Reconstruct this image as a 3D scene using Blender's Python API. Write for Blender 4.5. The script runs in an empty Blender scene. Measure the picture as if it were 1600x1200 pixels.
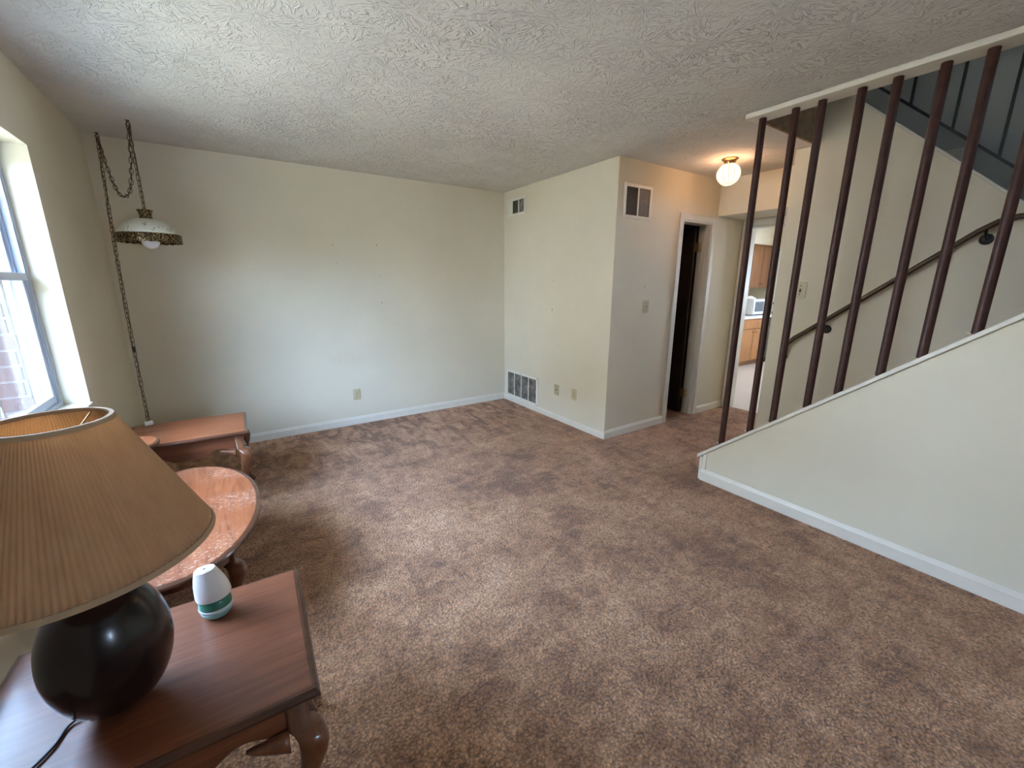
import bpy, bmesh, math, random
from mathutils import Vector, Matrix

random.seed(7)
scene = bpy.context.scene
COL = scene.collection
PI = math.pi

# ---------------------------------------------------------------- camera
F_PX, PITCH, YAW, ROLL, CAM_H = 650.3, 0.23881, 0.59043, 0.00194, 1.4383
fw = Vector((math.sin(YAW) * math.cos(PITCH), math.cos(YAW) * math.cos(PITCH), -math.sin(PITCH)))
rt = Vector((math.cos(YAW), -math.sin(YAW), 0))
up = rt.cross(fw)
r2 = rt * math.cos(ROLL) + up * math.sin(ROLL)
u2 = -rt * math.sin(ROLL) + up * math.cos(ROLL)
cam_data = bpy.data.cameras.new('camera')
cam_data.sensor_width = 36.0
cam_data.sensor_fit = 'HORIZONTAL'
cam_data.lens = F_PX / 1600 * 36.0
cam_data.clip_start = 0.02
cam = bpy.data.objects.new('camera', cam_data)
COL.objects.link(cam)
m = Matrix((r2, u2, -fw)).transposed().to_4x4()
m.translation = Vector((0, 0, CAM_H))
cam.matrix_world = m
scene.camera = cam

# ---------------------------------------------------------------- world, exposure
SKY = 28.0
SUN = 45.0
world = bpy.data.worlds.new('overcast_sky')
scene.world = world
world.use_nodes = True
bg = world.node_tree.nodes['Background']
# clear blue sky, hazier and paler towards the horizon
wt_ = world.node_tree
w_tc = wt_.nodes.new('ShaderNodeTexCoord')
w_sp = wt_.nodes.new('ShaderNodeSeparateXYZ')
wt_.links.new(w_tc.outputs['Generated'], w_sp.inputs[0])
w_rp = wt_.nodes.new('ShaderNodeValToRGB')
w_rp.color_ramp.elements[0].position = 0.0
w_rp.color_ramp.elements[0].color = (0.66, 0.80, 1.0, 1)
w_rp.color_ramp.elements[1].position = 0.45
w_rp.color_ramp.elements[1].color = (0.46, 0.66, 1.0, 1)
wt_.links.new(w_sp.outputs['Z'], w_rp.inputs['Fac'])
wt_.links.new(w_rp.outputs['Color'], bg.inputs['Color'])
bg.inputs['Strength'].default_value = SKY
# high sun behind this house; it reaches only the garden and the added house across
sun_d = bpy.data.lights.new('sun', 'SUN')
sun_d.energy = SUN
sun_d.color = (1.0, 0.90, 0.76)
sun_d.angle = math.radians(0.6)
sun = bpy.data.objects.new('sun', sun_d)
COL.objects.link(sun)
sun.rotation_euler = Vector((-0.46, -0.52, -0.95)).to_track_quat('-Z', 'Y').to_euler()
vs = scene.view_settings
vs.view_transform = 'Standard'
vs.look = 'None'
vs.gamma = 1.0
vs.use_curve_mapping = False
vs.exposure = 1.2
scene.display_settings.display_device = 'sRGB'
scene.cycles.max_bounces = 10
scene.cycles.diffuse_bounces = 7
scene.cycles.glossy_bounces = 5
scene.cycles.transmission_bounces = 8
scene.cycles.transparent_max_bounces = 12
scene.cycles.use_denoising = True
scene.cycles.sample_clamp_indirect = 8.0


def portal(name, loc, rot, sx, sy):
    l = bpy.data.lights.new(name, 'AREA')
    l.shape = 'RECTANGLE'
    l.size, l.size_y = sx, sy
    l.cycles.is_portal = True
    o = bpy.data.objects.new(name, l)
    o.location = loc
    o.rotation_euler = rot
    COL.objects.link(o)
    return o


# daylight enters through the living-room window; the near and kitchen windows are unseen additions
YN = -2.2
portal('window_portal', (-0.715, 2.21, 1.43), (0, -PI / 2, 0), 1.285, 1.79)



portal('added_near_window_portal', (1.05, YN - 0.02, 1.475), (PI / 2, 0, 0), 0.31, 0.49)


# ================================================================ helpers
class MB:
    """collects shapes, builds ONE mesh object"""

    def __init__(s):
        s.v = []
        s.f = []

    def box(s, x0, x1, y0, y1, z0, z1):
        b = len(s.v)
        s.v += [(x0, y0, z0), (x1, y0, z0), (x1, y1, z0), (x0, y1, z0), (x0, y0, z1), (x1, y0, z1), (x1, y1, z1), (x0, y1, z1)]
        s.f += [tuple(b + i for i in q) for q in ((3, 2, 1, 0), (4, 5, 6, 7), (0, 1, 5, 4), (1, 2, 6, 5), (2, 3, 7, 6), (3, 0, 4, 7))]
        return s

    def prism(s, poly, axis, a, b):
        """poly in the two remaining axes (in order), extruded along axis from a to b"""
        base = len(s.v)
        n = len(poly)
        for t in (a, b):
            for p, q in poly:
                s.v.append({'x': (t, p, q), 'y': (p, t, q), 'z': (p, q, t)}[axis])
        s.f.append(tuple(base + i for i in range(n)))
        s.f.append(tuple(base + n + i for i in reversed(range(n))))
        for i in range(n):
            j = (i + 1) % n
            s.f.append((base + i, base + n + i, base + n + j, base + j))
        return s

    def loft(s, rings, caps=True, closed=False):
        base = len(s.v)
        n = len(rings[0])
        for r in rings:
            s.v += [tuple(p) for p in r]
        R = len(rings)
        for k in range(R if closed else R - 1):
            k2 = (k + 1) % R
            for i in range(n):
                j = (i + 1) % n
                s.f.append((base + k * n + i, base + k * n + j, base + k2 * n + j, base + k2 * n + i))
        if caps and not closed:
            s.f.append(tuple(base + i for i in reversed(range(n))))
            s.f.append(tuple(base + (R - 1) * n + i for i in range(n)))
        return s

    def lathe(s, prof, n=32, c=(0, 0, 0), sx=1.0, sy=1.0, caps=True, closed=False):
        rings = []
        for r, z in prof:
            rings.append([(c[0] + sx * r * math.cos(2 * PI * i / n), c[1] + sy * r * math.sin(2 * PI * i / n), c[2] + z) for i in range(n)])
        return s.loft(rings, caps, closed)

    def tube(s, pts, r, n=10, caps=True, closed=False):
        pts = [Vector(p) for p in pts]
        rings = []
        N = len(pts)
        prev = None
        for i, p in enumerate(pts):
            if closed:
                t = (pts[(i + 1) % N] - pts[i - 1]).normalized()
            else:
                t = (pts[min(i + 1, N - 1)] - pts[max(i - 1, 0)]).normalized()
            if prev is None:
                a = Vector((0, 0, 1)) if abs(t.z) < 0.9 else Vector((1, 0, 0))
                u = t.cross(a).normalized()
            else:
                u = (prev - t * prev.dot(t)).normalized()
            prev = u
            w = t.cross(u)
            rr = r[i] if isinstance(r, (list, tuple)) else r
            rings.append([p + (u * math.cos(2 * PI * k / n) + w * math.sin(2 * PI * k / n)) * rr for k in range(n)])
        return s.loft(rings, caps, closed)

    def cyl(s, p0, p1, r, n=16):
        return s.tube([p0, p1], r, n)

    def mesh(s, name):
        me = bpy.data.meshes.new(name)
        me.from_pydata(s.v, [], s.f)
        bm = bmesh.new()
        bm.from_mesh(me)
        bmesh.ops.recalc_face_normals(bm, faces=bm.faces)
        bm.to_mesh(me)
        bm.free()
        return me

    def build(s, name, mat, parent=None, smooth=False, bevel=0.0, seg=2, loc=None):
        me = s.mesh(name)
        if mat:
            me.materials.append(mat)
        o = bpy.data.objects.new(name, me)
        COL.objects.link(o)
        if parent:
            o.parent = parent
        if loc:
            o.location = loc
        if smooth:
            for p in me.polygons:
                p.use_smooth = True
            if smooth != 'all':
                try:
                    bm = bmesh.new()
                    bm.from_mesh(me)
                    for e in bm.edges:
                        if len(e.link_faces) == 2 and e.calc_face_angle(0) > math.radians(42):
                            e.smooth = False
                    bm.to_mesh(me)
                    bm.free()
                except Exception:
                    pass
        if bevel:
            md = o.modifiers.new('bevel', 'BEVEL')
            md.width = bevel
            md.segments = seg
            md.limit_method = 'ANGLE'
            md.angle_limit = math.radians(40)
        return o


def tag(o, label, cat=None, group=None, kind=None):
    o['label'] = label
    if cat:
        o['category'] = cat
    if group:
        o['group'] = group
    if kind:
        o['kind'] = kind
    return o


def thing(name, label, cat, loc=(0, 0, 0), rz=0.0, group=None):
    o = bpy.data.objects.new(name, None)
    o.empty_display_size = 0.05
    COL.objects.link(o)
    o.location = loc
    o.rotation_euler = (0, 0, rz)
    return tag(o, label, cat, group)


def struct(o, label):
    o['kind'] = 'structure'
    o['label'] = label
    return o


def sname(name, label):
    """empty root of a piece of the setting"""
    o = bpy.data.objects.new(name, None)
    COL.objects.link(o)
    return struct(o, label)


def inst(src, name, parent, loc=(0, 0, 0), rot=(0, 0, 0), scale=(1, 1, 1)):
    o = src.copy()
    o.name = name
    COL.objects.link(o)
    o.parent = parent
    o.location = loc
    o.rotation_euler = rot
    o.scale = scale
    return o


# ================================================================ materials
def new_mat(name):
    mt = bpy.data.materials.new(name)
    mt.use_nodes = True
    nt = mt.node_tree
    return mt, nt, nt.nodes['Principled BSDF']


class N:
    """short node graph helper"""

    def __init__(s, nt):
        s.nt = nt

    def node(s, t, **kw):
        n = s.nt.nodes.new(t)
        for k, v in kw.items():
            if k in n.inputs:
                n.inputs[k].default_value = v
            else:
                setattr(n, k, v)
        return n

    def link(s, a, b):
        s.nt.links.new(a, b)

    def coord(s, scale=(1, 1, 1), rot=(0, 0, 0), loc=(0, 0, 0)):
        tc = s.node('ShaderNodeTexCoord')
        mp = s.node('ShaderNodeMapping')
        mp.inputs['Scale'].default_value = scale
        mp.inputs['Rotation'].default_value = rot
        mp.inputs['Location'].default_value = loc
        s.link(tc.outputs['Object'], mp.inputs['Vector'])
        return mp.outputs['Vector']

    def noise(s, vec, scale, detail=4.0, rough=0.55, dist=0.0):
        n = s.node('ShaderNodeTexNoise')
        n.inputs['Scale'].default_value = scale
        n.inputs['Detail'].default_value = detail
        n.inputs['Roughness'].default_value = rough
        n.inputs['Distortion'].default_value = dist
        s.link(vec, n.inputs['Vector'])
        return n.outputs['Fac']

    def ramp(s, fac, stops, interp='LINEAR'):
        r = s.node('ShaderNodeValToRGB')
        cr = r.color_ramp
        cr.interpolation = interp
        while len(cr.elements) < len(stops):
            cr.elements.new(0.5)
        for e, (p, c) in zip(cr.elements, stops):
            e.position = p
            e.color = (*c, 1) if len(c) == 3 else c
        s.link(fac, r.inputs['Fac'])
        return r.outputs['Color']

    def gray(s, fac, a, b):
        return s.ramp(fac, [(a, (0, 0, 0)), (b, (1, 1, 1))])

    def mix(s, fac, a, b, mode='MIX'):
        n = s.node('ShaderNodeMix')
        n.data_type = 'RGBA'
        n.blend_type = mode
        for sock, val in ((n.inputs[0], fac), (n.inputs[6], a), (n.inputs[7], b)):
            if hasattr(val, 'is_linked'):
                s.link(val, sock)
            elif isinstance(val, (tuple, list)):
                sock.default_value = (*val, 1) if len(val) == 3 else val
            else:
                sock.default_value = val
        return n.outputs[2]

    def math(s, op, a, b=None, c=None, clamp=False):
        n = s.node('ShaderNodeMath')
        n.operation = op
        n.use_clamp = clamp
        for i, val in enumerate((a, b, c)):
            if val is None:
                continue
            if hasattr(val, 'is_linked'):
                s.link(val, n.inputs[i])
            else:
                n.inputs[i].default_value = val
        return n.outputs[0]

    def bump(s, height, bsdf, strength=0.3, distance=0.01, normal=None):
        b = s.node('ShaderNodeBump')
        b.inputs['Strength'].default_value = strength
        b.inputs['Distance'].default_value = distance
        s.link(height, b.inputs['Height'])
        if normal is not None:
            s.link(normal, b.inputs['Normal'])
        if bsdf is not None:
            s.link(b.outputs['Normal'], bsdf.inputs['Normal'])
        return b.outputs['Normal']


def plain(name, col, rough=0.5, metal=0.0, coat=0.0, noise=0.06, nscale=9.0, bump=0.0, bscale=120.0, spec=0.5):
    mt, nt, b = new_mat(name)
    g = N(nt)
    v = g.coord()
    f = g.noise(v, nscale, 5)
    c0 = tuple(max(0, c * (1 - noise)) for c in col)
    c1 = tuple(min(1, c * (1 + noise)) for c in col)
    g.link(g.ramp(f, [(0.3, c0), (0.7, c1)]), b.inputs['Base Color'])
    b.inputs['Roughness'].default_value = rough
    b.inputs['Metallic'].default_value = metal
    b.inputs['Coat Weight'].default_value = coat
    b.inputs['Coat Roughness'].default_value = 0.08
    b.inputs['Specular IOR Level'].default_value = spec
    if bump:
        g.bump(g.noise(v, bscale, 3), b, bump, 0.004)
    return mt


def wall_paint(name, col, patch=False):
    mt, nt, b = new_mat(name)
    g = N(nt)
    v = g.coord()
    f = g.noise(v, 1.3, 6, 0.6)
    c = g.ramp(f, [(0.3, tuple(x * 0.94 for x in col)), (0.7, tuple(min(1, x * 1.03) for x in col))])
    # small scuffs
    s = g.gray(g.noise(v, 5.5, 9, 0.75), 0.70, 0.80)
    c = g.mix(g.math('MULTIPLY', s, 0.35), c, tuple(x * 0.72 for x in col))
    if patch:
        # rubbed, yellowed patch on the far wall (centre X 0.93, Z 0.78)
        vp = g.coord(scale=(1 / 0.26, 0.0, 1 / 0.085), loc=(-0.93 / 0.26, 0, -0.70 / 0.085))
        d = g.node('ShaderNodeVectorMath', operation='LENGTH')
        g.link(vp, d.inputs[0])
        k = g.math('SUBTRACT', 1.0, d.outputs['Value'], clamp=True)
        k = g.math('MULTIPLY', g.math('MULTIPLY', k, 1.6, clamp=True), g.gray(g.noise(v, 9, 5), 0.35, 0.6))
        c = g.mix(g.math('MULTIPLY', k, 0.55), c, (0.60, 0.52, 0.38))
    g.link(c, b.inputs['Base Color'])
    b.inputs['Roughness'].default_value = 0.62
    b.inputs['Specular IOR Level'].default_value = 0.35
    g.bump(g.noise(v, 130, 3), b, 0.10, 0.003)
    return mt


def carpet_material():
    mt, nt, b = new_mat('brown_carpet')
    g = N(nt)
    v = g.coord()
    big = g.noise(v, 1.5, 7, 0.6, 0.6)
    rot = g.coord(scale=(4.6, 2.8, 1), rot=(0, 0, 0.75))
    med = g.noise(rot, 1.3, 10, 0.68, 0.8)
    rot2 = g.coord(scale=(3.0, 8.0, 1), rot=(0, 0, -0.35))
    med2 = g.noise(rot2, 1.6, 10, 0.70, 0.8)
    # the nap lies in short lanes by the far wall, where it was vacuumed and furniture stood
    sep = g.node('ShaderNodeSeparateXYZ')
    g.link(v, sep.inputs[0])
    near_wall = g.gray(g.math('MULTIPLY', sep.outputs['Y'], 0.2), 0.58, 0.76)
    lanes = g.noise(g.coord(scale=(5.0, 1.6, 1), rot=(0, 0, 0.08)), 1.7, 4, 0.5, 1.6)
    k = g.math('MULTIPLY_ADD', big, 0.33, g.math('MULTIPLY_ADD', med, 0.37, g.math('MULTIPLY', med2, 0.30)))
    k = g.math('ADD', k, g.math('MULTIPLY', g.math('MULTIPLY', near_wall, g.math('SUBTRACT', lanes, 0.5)), 0.55))
    col = g.ramp(k, [(0.415, CARPET[0]), (0.475, CARPET[1]), (0.535, CARPET[2]), (0.61, CARPET[3])])
    # dark trodden-in stains
    st = g.gray(g.noise(v, 3.1, 9, 0.70, 0.4), 0.60, 0.74)
    col = g.mix(g.math('MULTIPLY', st, 0.42), col, (0.110, 0.052, 0.022))
    spot = g.gray(g.noise(v, 13, 3, 0.5), 0.73, 0.78)
    col = g.mix(g.math('MULTIPLY', spot, 0.55), col, (0.080, 0.038, 0.018))
    # yarn tufts: tone varies, and pile shadow between them is painted darker
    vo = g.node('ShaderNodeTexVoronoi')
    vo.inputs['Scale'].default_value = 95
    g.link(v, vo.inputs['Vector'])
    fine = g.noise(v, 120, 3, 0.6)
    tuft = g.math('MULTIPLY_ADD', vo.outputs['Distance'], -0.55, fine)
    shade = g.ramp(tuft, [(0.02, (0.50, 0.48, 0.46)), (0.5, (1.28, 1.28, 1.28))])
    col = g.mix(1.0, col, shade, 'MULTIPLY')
    clump = g.ramp(g.noise(v, 26, 6, 0.7, 0.5), [(0.36, (0.82, 0.80, 0.78)), (0.52, (1.0, 1.0, 1.0)), (0.66, (1.14, 1.14, 1.14))])
    col = g.mix(1.0, col, clump, 'MULTIPLY')
    g.link(col, b.inputs['Base Color'])
    b.inputs['Roughness'].default_value = 0.95
    b.inputs['Specular IOR Level'].default_value = 0.1
    b.inputs['Sheen Weight'].default_value = 0.25
    b.inputs['Sheen Roughness'].default_value = 0.5
    n1 = g.bump(g.noise(g.coord(scale=(1.3, 1, 1), rot=(0, 0, 0.6)), 34, 5, 0.65, 0.8), None, 0.35, 0.02)
    g.bump(tuft, b, 0.9, 0.016, n1)
    return mt


def ceiling_material():
    mt, nt, b = new_mat('stomped_ceiling_plaster')
    g = N(nt)
    v = g.coord(scale=(1, 1, 0))
    wob = g.node('ShaderNodeTexNoise')
    wob.inputs['Scale'].default_value = 7
    g.link(v, wob.inputs['Vector'])
    wv = g.node('ShaderNodeVectorMath', operation='MULTIPLY_ADD')
    g.link(wob.outputs['Color'], wv.inputs[0])
    wv.inputs[1].default_value = (0.10, 0.10, 0)
    g.link(v, wv.inputs[2])
    hs = []
    for sc, off, k in ((3.4, 0.0, 15), (4.6, 7.3, 12)):
        vo = g.node('ShaderNodeTexVoronoi')
        vo.inputs['Scale'].default_value = sc
        mp = g.node('ShaderNodeMapping')
        mp.inputs['Location'].default_value = (off, off, 0)
        g.link(wv.outputs[0], mp.inputs['Vector'])
        g.link(mp.outputs[0], vo.inputs['Vector'])
        d = g.node('ShaderNodeVectorMath', operation='SUBTRACT')
        g.link(mp.outputs[0], d.inputs[0])
        g.link(vo.outputs['Position'], d.inputs[1])
        sp = g.node('ShaderNodeSeparateXYZ')
        g.link(d.outputs[0], sp.inputs[0])
        ang = g.math('ARCTAN2', sp.outputs['Y'], sp.outputs['X'])
        cb = g.node('ShaderNodeCombineXYZ')
        g.link(g.math('MULTIPLY', ang, k / 3.0), cb.inputs[0])
        g.link(g.math('MULTIPLY', vo.outputs['Distance'], 2.8), cb.inputs[1])
        sc2 = g.node('ShaderNodeSeparateColor')
        g.link(vo.outputs['Color'], sc2.inputs[0])
        g.link(g.math('MULTIPLY', sc2.outputs[0], 40), cb.inputs[2])
        st = g.noise(cb.outputs[0], 2.2, 2, 0.5)
        ridge = g.gray(st, 0.55, 0.68)
        fade = g.gray(vo.outputs['Distance'], 0.06, 0.20)
        hs.append(g.math('MULTIPLY', ridge, fade))
    h = g.math('MAXIMUM', hs[0], hs[1])
    zone = g.gray(g.noise(v, 1.7, 3), 0.38, 0.60)
    h = g.math('MULTIPLY', h, g.math('MULTIPLY_ADD', zone, 0.8, 0.2))
    h = g.math('ADD', h, g.math('MULTIPLY', g.noise(v, 45, 4, 0.6), 0.30))
    c = g.ramp(g.noise(v, 2.2, 5), [(0.3, (0.62, 0.595, 0.555)), (0.7, (0.69, 0.665, 0.62))])
    g.link(c, b.inputs['Base Color'])
    b.inputs['Roughness'].default_value = 0.85
    b.inputs['Specular IOR Level'].default_value = 0.2
    g.bump(h, b, 0.75, 0.011)
    return mt


def wood_material(name, c_dark, c_mid, c_light, rough=0.28, coat=0.35, axis='x', scale=1.0, wear=0.0):
    mt, nt, b = new_mat(name)
    g = N(nt)
    sc = {'x': (1.2, 15, 15), 'y': (15, 1.2, 15), 'z': (15, 15, 1.2)}[axis]
    v = g.coord(scale=tuple(s * scale for s in sc))
    f = g.noise(v, 1.6, 6, 0.6, 1.2)
    f2 = g.noise(v, 9, 3, 0.6)
    k = g.math('MULTIPLY_ADD', f2, 0.3, g.math('MULTIPLY', f, 0.7))
    c = g.ramp(k, [(0.32, c_dark), (0.5, c_mid), (0.68, c_light)])
    if wear:
        wv = g.coord(scale=(1, 1, 1))
        zone = g.gray(g.noise(wv, 3.0, 3), 0.44, 0.58)
        fl = g.gray(g.noise(g.coord(scale=(60, 130, 60), rot=(0, 0, 0.25)), 1.0, 4, 0.7, 0.6), 0.53, 0.62)
        w = g.math('MULTIPLY', g.math('MULTIPLY', zone, fl), wear)
        c = g.mix(w, c, (0.62, 0.42, 0.30))
        rr = g.math('MULTIPLY_ADD', w, 0.4, rough)
        g.link(rr, b.inputs['Roughness'])
    else:
        b.inputs['Roughness'].default_value = rough
    g.link(c, b.inputs['Base Color'])
    b.inputs['Coat Weight'].default_value = coat
    b.inputs['Coat Roughness'].default_value = 0.12
    g.bump(f2, b, 0.05, 0.002)
    return mt


def glass_material():
    mt = bpy.data.materials.new('hazy_window_glass')
    mt.use_nodes = True
    nt = mt.node_tree
    nt.nodes.clear()
    g = N(nt)
    out = g.node('ShaderNodeOutputMaterial')
    tr = g.node('ShaderNodeBsdfTransparent')
    tr.inputs[0].default_value = (0.95, 0.97, 0.98, 1)
    gl = g.node('ShaderNodeBsdfGlossy')
    gl.inputs['Roughness'].default_value = 0.02
    tl = g.node('ShaderNodeBsdfTranslucent')
    tl.inputs[0].default_value = (0.85, 0.92, 1.0, 1)
    # Schlick reflectance on both faces of the thin pane
    geo = g.node('ShaderNodeNewGeometry')
    dt = g.node('ShaderNodeVectorMath', operation='DOT_PRODUCT')
    g.link(geo.outputs['Normal'], dt.inputs[0])
    g.link(geo.outputs['Incoming'], dt.inputs[1])
    om = g.math('SUBTRACT', 1.0, g.math('ABSOLUTE', dt.outputs['Value']), clamp=True)
    schlick = g.math('MULTIPLY_ADD', g.math('POWER', om, 5.0), 0.96, 0.04)
    haze = g.noise(g.coord(scale=(1, 9, 0.6)), 1.2, 4)
    hz = g.math('MULTIPLY', g.gray(haze, 0.35, 0.7), 0.012)
    hz = g.math('ADD', hz, 0.003)
    m1 = g.node('ShaderNodeMixShader')
    g.link(hz, m1.inputs[0])
    g.link(tr.outputs[0], m1.inputs[1])
    g.link(tl.outputs[0], m1.inputs[2])
    m2 = g.node('ShaderNodeMixShader')
    g.link(schlick, m2.inputs[0])
    g.link(m1.outputs[0], m2.inputs[1])
    g.link(gl.outputs[0], m2.inputs[2])
    g.link(m2.outputs[0], out.inputs[0])
    return mt


def emit_mat(name, col, strength, base=(0.8, 0.8, 0.8), rough=0.3):
    mt, nt, b = new_mat(name)
    g = N(nt)
    f = g.noise(g.coord(), 6, 3)
    g.link(g.ramp(f, [(0.2, tuple(c * 0.97 for c in base)), (0.8, base)]), b.inputs['Base Color'])
    b.inputs['Roughness'].default_value = rough
    b.inputs['Emission Color'].default_value = (*col, 1)
    b.inputs['Emission Strength'].default_value = strength
    return mt


CARPET = [(0.295, 0.130, 0.056), (0.475, 0.228, 0.106), (0.620, 0.322, 0.163), (0.740, 0.420, 0.230)]
PAINT = (0.660, 0.606, 0.478)
M = {}
M['paint'] = wall_paint('cream_wall_paint', PAINT)
M['paint_far'] = wall_paint('cream_wall_paint_rubbed', PAINT, patch=True)
M['paint_upper'] = wall_paint('dimmed_hall_paint', (0.42, 0.405, 0.34))  # darker than the cream walls to stand for the unlit upper stairwell
M['trim'] = plain('white_gloss_trim', (0.69, 0.65, 0.56), 0.38, noise=0.04)
M['jamb'] = plain('off_white_jamb_paint', (0.58, 0.55, 0.475), 0.45, noise=0.05)
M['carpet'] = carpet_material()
M['ceiling'] = ceiling_material()
M['glass'] = glass_material()
M['alu'] = plain('white_aluminium', (0.42, 0.46, 0.54), 0.4, metal=0.0, noise=0.05)
M['pole'] = plain('dark_maroon_lacquer', (0.052, 0.019, 0.014), 0.5, coat=0.0, noise=0.25, nscale=30, spec=0.3)
M['iron'] = plain('black_iron', (0.012, 0.012, 0.012), 0.45, noise=0.2)
M['bronze_rail'] = plain('bronze_painted_rail', (0.075, 0.052, 0.030), 0.35, metal=0.5, noise=0.2, nscale=25)
M['brass'] = plain('aged_brass', (0.30, 0.19, 0.085), 0.35, metal=0.9, noise=0.3, nscale=40)
M['bright_brass'] = plain('bright_brass', (0.60, 0.42, 0.16), 0.30, metal=0.9, noise=0.15, nscale=40)
M['chain'] = plain('dark_antique_brass', (0.120, 0.070, 0.032), 0.40, metal=0.75, noise=0.3, nscale=60)
M['plate'] = plain('almond_plastic', (0.52, 0.44, 0.27), 0.35, noise=0.03)
M['plate_white'] = plain('white_plastic', (0.75, 0.75, 0.72), 0.35, noise=0.03)
M['slot'] = plain('dark_slot', (0.03, 0.028, 0.025), 0.6)
M['vent'] = plain('cream_enamel_vent', (0.70, 0.68, 0.60), 0.4, noise=0.05)
M['vent_dark'] = plain('dark_louver_metal', (0.085, 0.078, 0.068), 0.55, noise=0.3, nscale=30)
M['void'] = plain('matte_black', (0.012, 0.011, 0.010), 0.9)  # matte black; paints the shade inside the vent openings
M['dirty'] = plain('dusty_filter', (0.16, 0.145, 0.125), 0.9, noise=0.75, nscale=14, bump=0.4)
M['door_dark'] = wood_material('dark_stained_door', (0.012, 0.007, 0.005), (0.020, 0.011, 0.007), (0.03, 0.016, 0.010), 0.4, 0.1, 'z')
M['closet'] = plain('unlit_closet_dark', (0.10, 0.085, 0.07), 0.8)  # dark of the unlit closet is put into the wall colour
M['brown'] = plain('brown_carpet_edge', (0.20, 0.115, 0.05), 0.9, noise=0.35, nscale=25, bump=0.5, bscale=160)
WD = ((0.130, 0.040, 0.017), (0.185, 0.059, 0.026), (0.245, 0.086, 0.038))
M['wood_top'] = wood_material('red_oak_top', *WD, rough=0.36, coat=0.25, axis='x')
M['wood_worn'] = wood_material('red_oak_worn_top', (0.17, 0.048, 0.018), (0.285, 0.086, 0.032), (0.375, 0.128, 0.051), rough=0.38, coat=0.10, axis='x', wear=0.85)
M['wood_y'] = wood_material('red_oak_oval_top', (0.17, 0.048, 0.018), (0.285, 0.086, 0.032), (0.375, 0.128, 0.051), rough=0.36, coat=0.10, axis='y', wear=0.75)
M['wood_dark'] = wood_material('red_oak_leg', (0.085, 0.028, 0.012), (0.165, 0.058, 0.024), (0.24, 0.092, 0.040), rough=0.3, coat=0.35, axis='z', scale=0.8)
M['wood_edge'] = wood_material('dark_table_edge', (0.05, 0.018, 0.009), (0.095, 0.034, 0.016), (0.14, 0.052, 0.024), rough=0.28, coat=0.4, axis='x')
M['ceramic'] = plain('black_glazed_ceramic', (0.010, 0.006, 0.006), 0.24, coat=0.1, noise=0.3, nscale=7)
M['cab_wood'] = wood_material('honey_oak_cabinet', (0.20, 0.080, 0.024), (0.33, 0.140, 0.045), (0.43, 0.20, 0.07), rough=0.35, coat=0.2, axis='z')
M['cab_dark'] = wood_material('brown_oak_cabinet', (0.10, 0.040, 0.014), (0.17, 0.068, 0.024), (0.23, 0.10, 0.038), rough=0.35, coat=0.2, axis='z')
M['counter'] = plain('pale_laminate', (0.66, 0.68, 0.70), 0.3, noise=0.04, nscale=60)
M['micro'] = plain('white_microwave_shell', (0.70, 0.74, 0.78), 0.35)
M['micro_glass'] = plain('dark_microwave_window', (0.12, 0.15, 0.19), 0.12)
M['tissue'] = plain('white_paper', (0.85, 0.85, 0.85), 0.9)
M['kdoor'] = plain('white_entry_door', (0.76, 0.82, 0.86), 0.35, noise=0.05)
M['vinyl'] = plain('pale_speckled_vinyl', (0.52, 0.45, 0.40), 0.45, noise=0.18, nscale=70)
M['soil'] = plain('outdoor_dry_lawn', (0.24, 0.22, 0.16), 0.95, noise=0.35, nscale=4)
M['leaf'] = plain('shrub_leaf', (0.10, 0.20, 0.07), 0.6, noise=0.4, nscale=5)
M['bark'] = plain('grey_brown_vine', (0.10, 0.075, 0.055), 0.85, noise=0.3)
M['brick'] = plain('pinkish_brick', (0.085, 0.040, 0.032), 0.9, noise=0.30, nscale=3.0, bump=0.5, bscale=60)
M['mortar'] = plain('grey_mortar', (0.22, 0.205, 0.19), 0.95, noise=0.15, nscale=30, bump=0.3)
M['bulb'] = plain('milky_bulb_glass', (0.86, 0.85, 0.86), 0.12, coat=0.4, noise=0.01)
M['milk_green'] = plain('jade_green_plastic', (0.030, 0.20, 0.125), 0.3, coat=0.3, noise=0.06)
M['pale_green'] = plain('pale_sage_plastic', (0.22, 0.42, 0.38), 0.3, coat=0.3, noise=0.08)
M['white_cap'] = plain('white_satin_plastic', (0.80, 0.77, 0.75), 0.35, noise=0.02)
M['cord'] = plain('black_cord', (0.012, 0.011, 0.011), 0.5)
M['hole'] = plain('nail_hole_dark', (0.06, 0.05, 0.04), 0.9)
M['globe'] = emit_mat('lit_ribbed_globe', (1.0, 0.55, 0.30), 15.0, (0.9, 0.88, 0.84))
M['globe_rib'] = emit_mat('lit_globe_rib', (1.0, 0.70, 0.45), 0.40, (0.8, 0.76, 0.70))
M['ktube'] = emit_mat('lit_kitchen_diffuser', (0.95, 0.97, 1.0), 2.6)

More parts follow.
